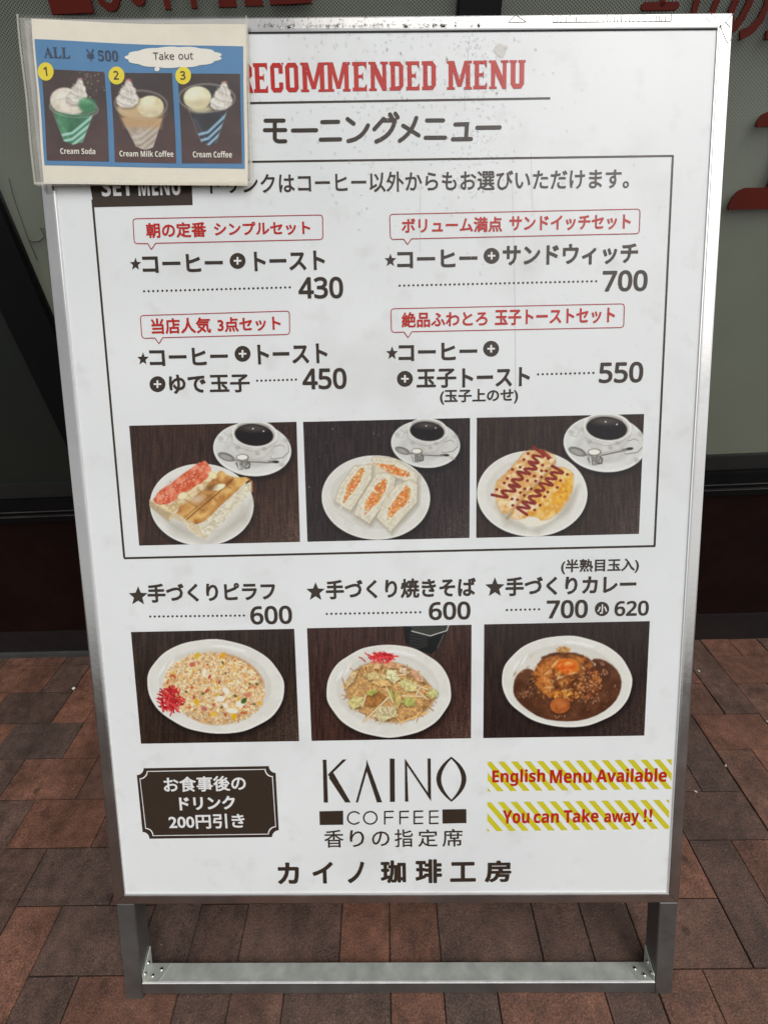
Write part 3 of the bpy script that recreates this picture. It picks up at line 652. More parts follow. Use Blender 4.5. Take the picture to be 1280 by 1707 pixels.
def drink(seed, x0, y0, x1, y1, paint):
    cv = Canvas(1280, 960); cv.a[:] = cv.mixcol((42, 28, 27), (58, 38, 34), 120, seed)
    Y = np.linspace(0, 960, cv.h)[:, None]; cv.a += (np.clip((Y - 480) / 330, 0, 1) * 22)[..., None] * np.array([1, .25, .15])
    paint(cv); cv.grade(1., 3, seed); return cv
def cup_body(cv, tl, tr, bl, br, c0, c1, stripe, seed):
    (xa, ya), (xb, yb), (xc, yc), (xd, yd) = tl, tr, br, bl
    pts = [tl, tr, br, ((br[0] + bl[0]) / 2, br[1] + 14), bl]; q = cv.pmask(pts, 1.2)
    cv.put(q[0], q[1], cv.mixcol(c0, c1, 60, seed)); cl = np.zeros((cv.h, cv.w)); cl[q[0]] = q[1]
    if stripe:
        n, y_s, col, al = stripe
        for i in range(n):
            y = y_s + 34 * i; a = cv.a.copy(); cv.line([(tl[0] - 20, y + 70), ((tl[0] + tr[0]) / 2, y + 40), (tr[0] + 10, y - 60)], 15, col, 2, al)
            cv.a = a * (1 - cl[..., None]) + cv.a * cl[..., None]
    cv.line([tl, bl], 4, (170, 175, 168), 1.2, .45); cv.line([tr, br], 4, (170, 175, 168), 1.2, .45)
    cv.line([(tl[0] + 28, tl[1] + 40), (bl[0] + 22, bl[1] - 20)], 7, (220, 225, 220), 4, .25)
def swirl(cv, x, y, s, top=(196, 120, 110), lean=0.):
    def T(u, v): return (x + u * s + lean * (110 - v), y + v * s)
    P = [T(*p) for p in ((-44, 112), (-50, 84), (-34, 66), (-34, 44), (-18, 34), (-14, 14), (0, 0), (13, 12), (18, 30), (36, 44), (38, 62), (54, 84), (52, 108), (28, 128), (-18, 130))]
    cv.poly([(a + 4, b + 6) for a, b in P], (70, 60, 54), 6, .6); cv.poly(P, cv.mixcol((196, 189, 178), (232, 226, 214), 26, int(x)), 2)
    for k, (a, b, c) in enumerate((((-12, 14), (4, 26), (16, 34)), ((-28, 40), (-2, 54), (34, 66)), ((-40, 68), (-6, 86), (44, 98)), ((-44, 98), (-14, 116), (26, 124)), ((-8, 36), (8, 62), (6, 92)), ((14, 44), (26, 72), (24, 110)))):
        cv.line([T(*a), T(*b), T(*c)], 7, (158, 149, 138), 3, .55); cv.line([T(a[0] + 3, a[1] - 9), T(b[0] + 3, b[1] - 9), T(c[0] + 2, c[1] - 9)], 7, (241, 236, 226), 3, .7)
    cv.ell(*T(2, 4), 9 * s, 6 * s, top, 0, 3, .8)
def ring(cv, cx, cy, rx, ry, rot):
    p = scallop(cx, cy, rx, ry, rot, 0); cv.line(list(p) + [p[0]], 5, (176, 176, 164), 1.5, .55)
    cv.line(list(scallop(cx, cy - 6, rx - 12, ry - 9, rot, 0)[5:50]), 3, (210, 208, 200), 1.2, .5)
def d1(cv):
    cv.ell(313, 505, 128, 50, (96, 104, 96), .08, 2, .75); cv.ell(313, 503, 118, 42, (44, 92, 62), .08, 2)
    cup_body(cv, (205, 530), (410, 545), (265, 685), (360, 690), (30, 92, 60), (58, 130, 84), (5, 600, (176, 214, 206), .85), 3)
    cv.ell(265, 465, 76, 66, cv.mixcol((206, 194, 176), (234, 226, 210), 30, 5), 0, 2); cv.ell(275.0, 501.3, 57.0, 25.080000000000002, (176, 160, 128), 0, 12, .5); cv.ell(242.2, 438.6, 30.400000000000002, 19.8, (246, 241, 226), -.4, 10, .6); cv.ell(310, 490, 70, 50, cv.mixcol((202, 190, 172), (230, 220, 204), 26, 6), 0, 3)
    swirl(cv, 322, 350, 1.05, (190, 130, 130), .25); cv.ell(385, 490, 46, 38, (44, 118, 74), 0, 4); cv.ell(372, 470, 30, 18, (88, 160, 110), 0, 4, .7)
    ring(cv, 313, 505, 126, 50, .08)
    r = np.random.default_rng(5)
    for _ in range(60): cv.ell(400 + r.normal(0, 40), 380 + r.normal(0, 50), 4, 4, (186, 170, 140), 0, 1, .7 * r.random())
def d2(cv):
    cv.ell(665, 480, 142, 72, (110, 98, 84), .05, 2, .6); cv.ell(665, 484, 130, 62, (34, 26, 24), .05, 2); cv.ell(660, 510, 122, 58, (196, 168, 124), .05, 2)
    cup_body(cv, (560, 555), (775, 560), (640, 710), (728, 715), (150, 132, 112), (182, 168, 152), (5, 610, (216, 208, 200), .5), 7)
    cv.poly([(555, 540), (780, 545), (770, 610), (580, 605)], (190, 150, 98), 8, .8)
    cv.ell(715, 495, 70, 56, cv.mixcol((214, 202, 156), (234, 224, 186), 30, 9), 0, 2); cv.ell(725.0, 525.8, 52.5, 21.28, (176, 160, 128), 0, 12, .5); cv.ell(694.0, 472.6, 28.0, 16.8, (246, 241, 226), -.4, 10, .6)
    swirl(cv, 588, 352, 1.15, (206, 90, 96), .12)
    ring(cv, 665, 486, 138, 76, .06)
def d3(cv):
    cv.ell(1015, 455, 152, 76, (110, 106, 98), .03, 2, .6); cv.ell(1015, 458, 140, 66, (28, 24, 24), .03, 2)
    cup_body(cv, (920, 525), (1120, 530), (985, 690), (1062, 692), (18, 20, 30), (34, 36, 48), (5, 595, (142, 182, 206), .95), 9)
    cv.ell(965, 455, 74, 60, cv.mixcol((222, 213, 172), (238, 231, 198), 30, 11), 0, 2); cv.ell(975.0, 488.0, 55.5, 22.8, (176, 160, 128), 0, 12, .5); cv.ell(942.8, 431.0, 29.6, 18.0, (246, 241, 226), -.4, 10, .6); cv.ell(985, 515, 60, 20, (216, 204, 160), 0, 4, .8)
    swirl(cv, 1085, 372, 1.15, (196, 130, 110), .22)
    ring(cv, 1015, 457, 149, 74, .04)

def sample(cv, zx, zy):
    x = np.clip(zx * cv.k, 0, cv.w - 1.01); y = np.clip(zy * cv.k, 0, cv.h - 1.01); xi = x.astype(int); yi = y.astype(int); fx = (x - xi)[:, None]; fy = (y - yi)[:, None]; a = cv.a
    c = (a[yi, xi] * (1 - fx) + a[yi, xi + 1] * fx) * (1 - fy) + (a[yi + 1, xi] * (1 - fx) + a[yi + 1, xi + 1] * fx) * fy
    return np.clip(lin(c) * 1.08, 0, .82)
def print_photo(cv, corners, ox, oy, zs, nx, ny, material, parent, surf=SH, layer=.0002, label=None, name='photo_print'):
    ac, F = rect_grid(corners, nx, ny, hb); px = unhb(ac)
    return fast_mesh(name, surf.pts(ac, layer), F, material, parent, sample(cv, (px[:, 0] - ox) * zs, (px[:, 1] - oy) * zs), label)

# ================================================================ GROUND
def plane(name, x0, x1, y0, y1, z, material, parent=None, kind='structure'):
    o = mesh_obj(name, [(x0, y0, z), (x1, y0, z), (x1, y1, z), (x0, y1, z)], [(0, 1, 2, 3)], material, parent, kind=kind); return o
plane('ground', -60, 60, -80, 60, -.012, M['ground'])
pave = plane('pavement', -4.2, 4.2, -3.2, 1.2, -.0045, M['bed'])
U = .103; GX, GY = 0.71740, 0.88112; GAP = .0024; GAPY = .0011
def brick_mesh(nm, w, h, sd):
    r = random.Random(sd); e = .0011
    def ring(ins, z): return [(-w / 2 + ins, -h / 2 + ins, z), (w / 2 - ins, -h / 2 + ins, z), (w / 2 - ins, h / 2 - ins, z), (-w / 2 + ins, h / 2 - ins, z)]
    V = ring(0, -.010) + ring(0, -e) + ring(e, 0)
    V = V[:8] + [(x + r.uniform(-.0003, .0003), y + r.uniform(-.0003, .0003), z + r.uniform(-.0005, .0005)) for x, y, z in V[8:]]
    F = [(i, (i + 1) % 4, (i + 1) % 4 + 4, i + 4) for i in range(4)] + [(i + 4, (i + 1) % 4 + 4, (i + 1) % 4 + 8, i + 8) for i in range(4)] + [(8, 9, 10, 11)]
    me = bpy.data.meshes.new(nm); me.from_pydata(V, [], F); me.materials.append(M['brick']); me.update(); return me
mH = [brick_mesh('brick_flat', 2 * U - GAP, U - GAPY, i) for i in range(5)]
mV = [brick_mesh('brick_deep', U - GAP, 2 * U - GAPY, 10 + i) for i in range(5)]
mC = [brick_mesh('brick_cut', U - GAP, .072 - GAPY, 20 + i) for i in range(3)]
def floor_pt(x, y):
    d = RM.T @ np.array([(x - 640) / F_PX, (y - 853.5) / F_PX, 1]); t = -CAM[2] / d[2]; return CAM + d * t
tone = {}
seen = [  # survey of the pavers' own colours: photo position, 0 dark brown .. 1 red clay
    (1210, 1085, .8), (1260, 1085, .8), (1240, 1110, .75), (1230, 1160, .95), (1185, 1150, .25), (1200, 1220, .85), (1150, 1290, .25), (1210, 1290, .15), (1275, 1290, .5),
    (1170, 1360, .15), (1262, 1420, .75), (1180, 1450, .15), (1150, 1560, .15), (1240, 1550, .15), (1200, 1660, .62), (1150, 1690, .6), (1160, 1640, .6),
    (280, 1550, .1), (350, 1550, .1), (490, 1550, .22), (607, 1550, .95), (690, 1550, .92), (800, 1550, .22), (925, 1550, .15), (1010, 1550, .15), (1065, 1550, .3),
    (250, 1690, .75), (330, 1690, .2), (420, 1690, .3), (560, 1690, .15), (690, 1690, .75), (785, 1690, .1), (920, 1690, .8), (1060, 1690, .15),
    (50, 1105, .8), (90, 1105, .85), (8, 1105, .15), (60, 1135, .85), (125, 1150, .9), (60, 1180, .1), (120, 1190, .95), (15, 1225, 1.), (80, 1235, .05), (140, 1235, .9),
    (15, 1290, .15), (80, 1300, .75), (140, 1310, .6), (30, 1360, .1), (100, 1370, .9), (165, 1400, .6), (120, 1460, .1), (20, 1450, .15), (60, 1560, .9), (150, 1570, .1), (20, 1640, .85), (90, 1660, .15), (190, 1680, .75), (60, 1430, .2)]
def owner(i, j):          # herringbone: which brick covers unit cell (column i, row j)
    k = (i - j) % 4
    return ('H', i, j) if k == 0 else ('H', i - 1, j) if k == 1 else ('V', i, j - 1) if k == 2 else ('V', i, j)
for x, y, tn in seen:
    p = floor_pt(x, y); i = math.floor((p[0] - GX) / U); j = math.floor((GY - p[1]) / U)
    tone[owner(i, j) if j >= 0 else ('C', i, -1)] = tn
RED, DARK = np.array([.182, .080, .050]), np.array([.090, .058, .045])
def brick_col(key, r):
    t = tone.get(key, r.choice([.1, .15, .2, .5, .8, .9])); t = min(1, max(0, t + r.uniform(-.08, .08)))
    c = DARK * (1 - t) + RED * t; return c * r.uniform(.9, 1.1)
done = set(); far = []
for i in range(-40, 34):
    for j in range(-1, 38):
        key = ('C', i, -1) if j < 0 else owner(i, j)
        if key[2] < 0 and key[0] != 'C': key = ('c', i, j)
        if key in done: continue
        done.add(key); t, ci, cj = key; r = random.Random(hash((ord(t), ci, cj)))
        cx = GX + (ci + (1. if t == 'H' else .5)) * U; cy = GY - (cj + (1. if t == 'V' else .5)) * U
        if t == 'C': cy = GY + .036; me = r.choice(mC)
        elif t == 'c': me = r.choice(mC)
        else: me = r.choice(mH if t == 'H' else mV)
        near = -1.55 < cx < 1.55 and cy > -.28
        if not near: far.append((cx, cy, me, brick_col(key, r))); continue
        o = bpy.data.objects.new('brick', me); COL.objects.link(o); o.parent = pave
        if t == 'c': o.scale = (1, (U - GAPY) / (.072 - GAPY), 1)
        o.location = (cx, cy, r.uniform(-.0013, .0013)); o.rotation_euler = (r.uniform(-.005, .005), r.uniform(-.005, .005), r.uniform(-.006, .006))
        c = brick_col(key, r); o.color = (*c, 1)
V = []; F = []
for cx, cy, me, c in far:
    b = len(V); V += [(v.co.x + cx, v.co.y + cy, v.co.z) for v in me.vertices]; F += [tuple(k + b for k in p.vertices) for p in me.polygons]
fo = mesh_obj('brick', V, F, M['brick'], pave, kind='stuff'); fo.color = (.095, .050, .036, 1)

# ================================================================ SHOP FRONT
WY = R(.667); WP = np.array([-1.3829, .9206 + .0])
def wl(x, z, d=0.):   # wall coordinates: x along the wall (world x), z up, d towards the street; slight fall of the pavement along the front
    return np.array([x, WP[1] + (x - WP[0]) * math.tan(WY) - d, z])
def wl_s(x, z, d=0.): return wl(x, z + .0236 * x * min(1., max(0, z / .7)), d)
def wall_px(x, y, d=0.):
    di = RM.T @ np.array([(x - 640) / F_PX, (y - 853.5) / F_PX, 1]); n = np.array([-math.sin(WY), math.cos(WY), 0]); P0 = np.array([WP[0], WP[1] - d, 0])
    t = ((P0 - CAM) @ n) / (di @ n); p = CAM + di * t; return p[0], p[2]
shop = thing('shopfront', (0, .94, 0), 'dark shop front with dotted grey glass, black frames and red letters behind the menu board', 'shop front')
X0, X1 = -4.2, 4.2
prism('base_wall', wl_s, X0, X1, .128, .600, -.12, -.004, M['dado'], shop, label='dark reddish brown wall below the window')
prism('kickboard', wl_s, X0, X1, -.02, .126, -.12, .0, M['kick'], shop, label='scuffed dark brown board at the foot of the wall')
prism('floor_strip', wl_s, X0, -.40, -.005, .020, -.02, .012, M['strip'], shop, bev=.002)
for z0, z1, d, mt, nm in ((.600, .618, .010, 'black_frame', 'lower_sill'), (.620, .638, .004, 'black_frame', 'sill_groove'), (.640, .672, .016, 'black_frame', 'sill'), (.674, .7150, .002, 'sill_face', 'bottom_rail')):
    prism(nm, wl_s, X0, X1, z0, z1, -.06, d, M[mt], shop, bev=.0015)
for z in (.6195, .639): prism('sill_highlight', wl_s, X0, X1, z - .0009, z + .0009, -.01, .0125 if z < .63 else .0175, M['alu_dark'], shop)  # lighter strips paint the thin highlights along the sill
mull = [(-.787, -.694), (.122, .189), (1.26, 1.33), (-2.3, -2.21), (2.6, 2.67)]
for a, b in mull: prism('mullion', wl, a, b, .690 + .0236 * a, 2.62, -.05, .004, M['black_frame'], shop, bev=.002)
edges = [X0, -2.3, -2.21, -.787, -.694, .122, .189, 1.26, 1.33, 2.6, 2.67, X1]
for k in range(0, len(edges), 2):
    a, b = edges[k] + .001, edges[k + 1] - .001; dark = b < -.75
    prism('window_pane', wl, a, b, .66, 2.60, -.05, -.012, M['dark_pane' if dark else 'film'], shop, label='dark clear glass pane' if dark else 'grey film covered glass pane')
    if not dark: prism('glass_sheet', wl, a, b, .672, 2.60, -.0060, -.0020, M['glass'], shop)
prism('header', wl, X0, X1, 2.622, 3.3, -.12, .02, M['black_frame'], shop, bev=.003)

def wall_letter(V, F, name, label, th=.003, off=-.0018):
    """V: (x, z) points on the wall, F: polygons; extruded into a raised letter"""
    bm = bmesh.new(); o0 = origin_of(shop); vs = [bm.verts.new(wl(v[0], v[1], off + th + (v[2] if len(v) > 2 else 0.)) - o0) for v in V]
    for f in F:
        try: bm.faces.new([vs[i] for i in f])
        except ValueError: pass
    ret = bmesh.ops.extrude_face_region(bm, geom=list(bm.faces)); up = [g for g in ret['geom'] if isinstance(g, bmesh.types.BMVert)]
    for v in up: v.co.y += th
    bmesh.ops.recalc_face_normals(bm, faces=bm.faces)
    me = bpy.data.meshes.new(name); bm.to_mesh(me); bm.free(); me.materials.append(M['letter_red'])
    o = bpy.data.objects.new(name, me); COL.objects.link(o); o.parent = shop; o['label'] = label; return o
def glyph_on_wall(ch, x0, z0, x1, z1, label, bold=.03):
    V, F = glyphs(ch, bold); return wall_letter([(x0 + u * (x1 - x0), z0 + v * (z1 - z0), d * .1) for u, v, d in V], F, 'sign_letter', label)
def stroke_on_wall(lines, wd, label):
    V = []; F = []
    for p in lines:
        p = np.array(p, float); t = np.diff(p, axis=0); t /= np.linalg.norm(t, axis=1)[:, None]; n = np.c_[-t[:, 1], t[:, 0]]; Lf = []; Rt = []
        for i in range(len(p)):
            m = n[0] if i == 0 else n[-1] if i == len(p) - 1 else (n[i - 1] + n[i]); m = m / (np.linalg.norm(m) or 1); Lf.append(p[i] + m * wd / 2); Rt.append(p[i] - m * wd / 2)
        c1 = [p[-1] + wd / 2 * (n[-1] * math.cos(a) + t[-1] * math.sin(a)) for a in (.5, 1., 1.57, 2.14, 2.64)]
        c0 = [p[0] + wd / 2 * (-n[0] * math.cos(a) - t[0] * math.sin(a)) for a in (.5, 1., 1.57, 2.14, 2.64)]
        b = len(V); V += Lf + c1 + Rt[::-1] + c0; N = len(V) - b; nl = len(Lf); r0 = b + nl + 5
        for i in range(nl - 1): F.append((b + i, b + i + 1, r0 + nl - 2 - i, r0 + nl - 1 - i))
        F.append((b + nl - 1, *range(b + nl, b + nl + 5), r0)); F.append((r0 + nl - 1, *range(r0 + nl, r0 + nl + 5), b))
    return wall_letter(V, F, 'sign_letter', label)
# red lettering over the left pane: block, C O F F E E, block
zb = lambda x: wall_px(120, 22)[1] + (x - wall_px(120, 22)[0]) * ((wall_px(485, 6)[1] - wall_px(120, 22)[1]) / (wall_px(485, 6)[0] - wall_px(120, 22)[0]))
xa = lambda px, py=10: wall_px(px, py)[0]
HL = .062
def block(x0, x1): wall_letter([(x0, zb(x0)), (x1, zb(x1)), (x1, zb(x1) + HL), (x0, zb(x0) + HL)], [(0, 1, 2, 3)], 'sign_block', 'dark red rectangle beside the coffee letters')
block(xa(86, 18), xa(156, 18)); block(xa(450, 3), xa(520, 3))
ww = .0085
def arcp(cx, cz, rx, rz, a0, a1, n=16): return [(cx + rx * math.cos(a0 + (a1 - a0) * i / n), cz + rz * math.sin(a0 + (a1 - a0) * i / n)) for i in range(n + 1)]
def letC(x0, x1):
    cx = (x0 + x1) / 2; z = zb(cx); stroke_on_wall([arcp(cx, z + HL / 2, (x1 - x0) / 2, HL / 2 - ww / 2, .7, 5.6)], ww, 'red letter C')
def letO(x0, x1):
    cx = (x0 + x1) / 2; z = zb(cx); a = arcp(cx, z + HL / 2, (x1 - x0) / 2, HL / 2 - ww / 2, 0, 6.283, 22); b = arcp(cx, z + HL / 2, (x1 - x0) / 2 - ww, HL / 2 - ww * 1.5, 0, 6.283, 22)
    n = 22; V = a[:n] + b[:n]; wall_letter(V, [(i, (i + 1) % n, (i + 1) % n + n, i + n) for i in range(n)], 'sign_letter', 'red letter O')
def letFE(x0, w_, E):
    z = zb(x0); V = [(x0, z), (x0 + w_, z), (x0 + w_, z + ww), (x0 + ww, z + ww), (x0 + ww, z + HL / 2 - ww / 2), (x0 + w_ * .9, z + HL / 2 - ww / 2), (x0 + w_ * .9, z + HL / 2 + ww / 2), (x0 + ww, z + HL / 2 + ww / 2), (x0 + ww, z + HL - ww), (x0 + w_, z + HL - ww), (x0 + w_, z + HL), (x0, z + HL)]
    if not E: V = [(x0, z), (x0 + ww, z)] + V[4:]
    wall_letter(V, [tuple(range(len(V)))], 'sign_letter', 'red letter E' if E else 'red letter F')
letC(xa(164), xa(204)); letO(xa(214), xa(252)); letFE(xa(275), .030, False); letFE(xa(319), .030, False); letFE(xa(365), .027, True); letFE(xa(409), .027, True)
# red lettering over the right pane
gz = wall_px(1225, 66)[1]; gx = wall_px(1205, 40)[0]; PZ = .068
bx, bz = wall_px(1073, 10); cx2, _ = wall_px(1127, 10)
stroke_on_wall([[(bx, bz), (cx2, bz)], [((bx + cx2) / 2 + .002, bz + .003), ((bx + cx2) / 2 + .004, bz + .05)]], .0085, 'red sign character mostly hidden by the board frame')
for k, ch in enumerate('香りの指定席'):
    if k == 0: continue
    x0 = gx + (k - 2) * PZ + .002
    glyph_on_wall(ch, x0 + (.010 if ch == 'り' else 0), gz, x0 + (.050 if ch == 'り' else .062), gz + (.070 if ch == 'の' else .082), 'red sign character on the right pane')
kx, kz = wall_px(1212, 349); tx, tz = wall_px(1257, 211); WK = .20
def rounded_bar(x0, x1, z0, z1, r):
    return [(x0 + r, z1), (x0 + r * .4, z1 - r * .25), (x0 + r * .08, z1 - r * .7), (x0, z1 - r * 1.05), (x0, z0 + .003), (x0 + .003, z0), (x1 - .003, z0), (x1, z0 + .003), (x1, z1 - r * 1.05), (x1 - r * .08, z1 - r * .7), (x1 - r * .4, z1 - r * .25), (x1 - r, z1)]
xs = kx + .058
top = rounded_bar(tx + .001, kx * 2 + WK - tx, tz, tz + .0185, .012); bot = rounded_bar(kx, kx + WK, kz, kz + .032, .018)
n1 = len(top); V = top + bot + [(xs, kz + .030), (xs + .020, kz + .030), (xs + .020, tz + .003), (xs, tz + .003)]
wall_letter(V, [tuple(range(n1)), tuple(range(n1, 2 * n1)), tuple(range(2 * n1, 2 * n1 + 4))], 'sign_letter', 'large red sign character with two bars at the right edge')

# thin black tubes drawing a forked line on the glass at the left
def tube(name, pts, r, material, parent=None, n=6, **k):
    pts = [np.array(p, float) for p in pts]; V = []; F = []
    for i, p in enumerate(pts):
        t = pts[min(i + 1, len(pts) - 1)] - pts[max(i - 1, 0)]; t /= np.linalg.norm(t); a = np.cross(t, [0, 1, .1]); a /= np.linalg.norm(a); b = np.cross(t, a)
        V += [p + r * (a * math.cos(q * 2 * math.pi / n) + b * math.sin(q * 2 * math.pi / n)) for q in range(n)]
    for i in range(len(pts) - 1): F += [(i * n + q, i * n + (q + 1) % n, (i + 1) * n + (q + 1) % n, (i + 1) * n + q) for q in range(n)]
    F += [tuple(range(n))[::-1], tuple(range((len(pts) - 1) * n, len(pts) * n))]
    return mesh_obj(name, V, F, material, parent, **k)
wt = thing('black_mark', wl(*wall_px(48, 400), .004), 'thin black line with a forked curl on the glass left of the menu board', 'black_mark')
def wp(x, y): X, Z = wall_px(x, y, -.008); return wl(X, Z, -.009)
tube('line_segment', [wp(14, 296), wp(20, 322), wp(30, 352), wp(40, 380), wp(47, 400)], .0005, M['black_mark'], wt)
tube('line_segment', [wp(47, 400), wp(53, 413), wp(59, 428), wp(62, 434)], .0006, M['black_mark'], wt)
tube('line_segment', [wp(47, 400), wp(55, 403), wp(65, 402), wp(74, 394), wp(66, 379), wp(74, 382)], .0007, M['black_mark'], wt)

# ================================================================ MENU BOARD
board = thing('menu_board', tuple(BO), 'tall silver framed white menu board leaning against the shop window', 'menu board')
# measured frame: outer rectangle BW x BL, rails
IL, IR_, IT, IB = -BW / 2 + .0215, BW / 2 - .0200, hb0(700, 49)[1], hb0(660, 1491.5)[1]
OB = hb0(660, 1507.5)[1]; DEP = .026
def rail(name, q, label=None, edge=0.0022):
    """q: outer start, outer end, inner end, inner start in board coords; rounded snap profile"""
    (o0, o1, i1, i0) = [np.array(p, float) for p in q]; prof = [(0, -DEP), (0, -.0014), (.07, -.0003), (.16, 0), (.84, 0), (.93, -.0003), (1, -.0009), (1, -.0085)]
    V = []; F = []
    for A, B in ((o0, i0), (o1, i1)):
        for t, d in prof: p = A + (B - A) * t; V.append(bd(p[0], p[1], d))
    n = len(prof)
    for k in range(n - 1): F.append((k, k + 1, n + k + 1, n + k))
    F.append(tuple(range(n))[::-1]); F.append(tuple(range(n, 2 * n)))
    o = mesh_obj(name, V, F, M['alu'], board, label=label); bm = bmesh.new(); bm.from_mesh(o.data); bmesh.ops.recalc_face_normals(bm, faces=bm.faces); bm.to_mesh(o.data); bm.free(); return o
e = .0005; L_, R_, T_ = -BW / 2, BW / 2, BL
rail('top_rail', [(L_ + e, T_), (R_ - e, T_), (IR_ - e, IT), (IL + e, IT)], 'bright top rail marked with tape residue')
rail('bottom_rail', [(L_ + e, OB), (R_ - e, OB), (IR_ - e, IB), (IL + e, IB)])
rail('side_rail', [(L_, OB + e), (L_, T_ - e), (IL, IT - e), (IL, IB + e)]); rail('side_rail', [(R_, OB + e), (R_, T_ - e), (IR_, IT - e), (IR_, IB + e)])
prism('back_panel', bd, IL - .004, IR_ + .004, IB - .004, IT + .004, -.016, -.0030, M['board_back'], board)
# bright lip inside the rails; dark strip under the top rail paints its shadow
for q in ((IL + .0002, IL + .0018, IB, IT), (IR_ - .0018, IR_ - .0002, IB, IT)):
    prism('rail_lip_and_shadow', bd, q[0], q[1], q[2], q[3], -.0021, -.0003, M['alu_edge'], board)
prism('rail_lip_and_shadow', bd, IL + .002, IR_ - .002, IB + .0002, IB + .0016, -.0021, -.0003, M['alu_edge'], board)
prism('rail_lip_and_shadow', bd, IL + .002, IR_ - .002, IT - .0016, IT - .0002, -.0021, -.0012, M['shadow_line'], board)
# legs
LW = .0335
def leg(a0, a1):
    V = []
    for d in (-.0015, -.034):
        for a in (a0, a1):
            p = bd(a, 0, d); c0 = -p[2] / BV[2] + .0004; V.append(bd(a, c0, d)); V.append(bd(a, OB - .0012 if d > -.01 else OB + .05, d))
    F = [(0, 2, 3, 1), (4, 5, 7, 6), (0, 1, 5, 4), (2, 6, 7, 3), (1, 3, 7, 5), (0, 4, 6, 2)]
    o = mesh_obj('leg', V, F, M['alu_dark'], board); bevel_obj(o, .0012); return o
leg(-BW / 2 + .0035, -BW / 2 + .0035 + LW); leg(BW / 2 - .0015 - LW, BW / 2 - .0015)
ca0, ca1 = -BW / 2 + .0035 + LW + .0005, BW / 2 - .0015 - LW - .0005
cz1 = hb0(660, 1641)[1]; cz0 = hb0(660, 1657.5)[1]
XD0, XD1 = -.002, -.0335
prism('crossbar', bd, ca0, ca1, cz0, cz1, XD1, XD0 - .0006, M['galv'], board, label='galvanised bar between the two legs')
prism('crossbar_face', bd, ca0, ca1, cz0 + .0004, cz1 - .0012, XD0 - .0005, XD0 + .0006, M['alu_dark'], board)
prism('crossbar_edge', bd, ca0, ca1, cz1 - .0012, cz1 + .0008, XD0 - .0030, XD0 + .0009, M['edge_highlight'], board, bev=.0005)  # pale strip stands for the highlight along the bar's front edge
def dome(name, c, up, r, h, parent, material, n=10):
    up = up / np.linalg.norm(up); a = np.cross(up, [.3, .9, .2]); a /= np.linalg.norm(a); b = np.cross(up, a); V = []; F = []
    for k, (rr, hh) in enumerate(((1, 0), (.92, .45), (.62, .85))):
        V += [c + r * rr * (a * math.cos(q * 2 * math.pi / n) + b * math.sin(q * 2 * math.pi / n)) + up * h * hh for q in range(n)]
    V.append(c + up * h)
    for k in range(2): F += [(k * n + q, k * n + (q + 1) % n, (k + 1) * n + (q + 1) % n, (k + 1) * n + q) for q in range(n)]
    F += [(2 * n + q, 2 * n + (q + 1) % n, 3 * n) for q in range(n)]
    o = mesh_obj(name, V, F, material, parent, smooth=True)
    bm = bmesh.new(); bm.from_mesh(o.data); bmesh.ops.recalc_face_normals(bm, faces=bm.faces); bm.to_mesh(o.data); bm.free(); return o
for sgn, a_in in ((1, ca0), (-1, ca1)):
    # angle bracket: one plate on the bar, one on the inner face of the leg, cut on the slant
    p = lambda a, c, d: bd(a_in + sgn * a, c, d); t = .0012; y = cz1 + .0003
    V = [p(.0006, y, XD0 - .001), p(.030, y, XD0 - .001), p(.040, y, XD1 + .001), p(.0006, y, XD1 + .001)]; V += [v + BV * t for v in V]
    V2 = [p(.0003, y, XD0 - .001), p(.0003, y + .013, XD0 - .001), p(.0003, y + .040, XD1 + .001), p(.0003, y, XD1 + .001)]; V2 += [v + BU * sgn * t for v in V2]
    br = mesh_obj('corner_bracket', V + V2, [tuple(i + b for i in f) for b in (0, 8) for f in BOXF], M['bracket'], board)
    bm = bmesh.new(); bm.from_mesh(br.data); bmesh.ops.recalc_face_normals(bm, faces=bm.faces); bm.to_mesh(br.data); bm.free()
    for a, d in ((.014, -.012), (.026, -.022)): dome('rivet', p(a, y + t, d), BV, .0036, .0026, br, M['rivet'])
    for c, d in ((.008, -.010), (.016, -.022)): dome('rivet', p(.0003 + t, y + c, d), BU * sgn, .0036, .0026, br, M['rivet'])

# --- the printed sheet
ac = np.array([(IL - .002, IB - .002), (IR_ + .002, IB - .002), (IR_ + .002, IT + .002), (IL - .002, IT + .002)])
sheet = mesh_obj('menu_sheet', SH.pts(ac, 0), [(0, 1, 2, 3)], M['sheet'], board, label='white printed menu sheet with brown and red lettering')
INK, REDI = M['ink'], M['red_ink']
TX = lambda *a, **k: lettering(*a, sheet, **k)

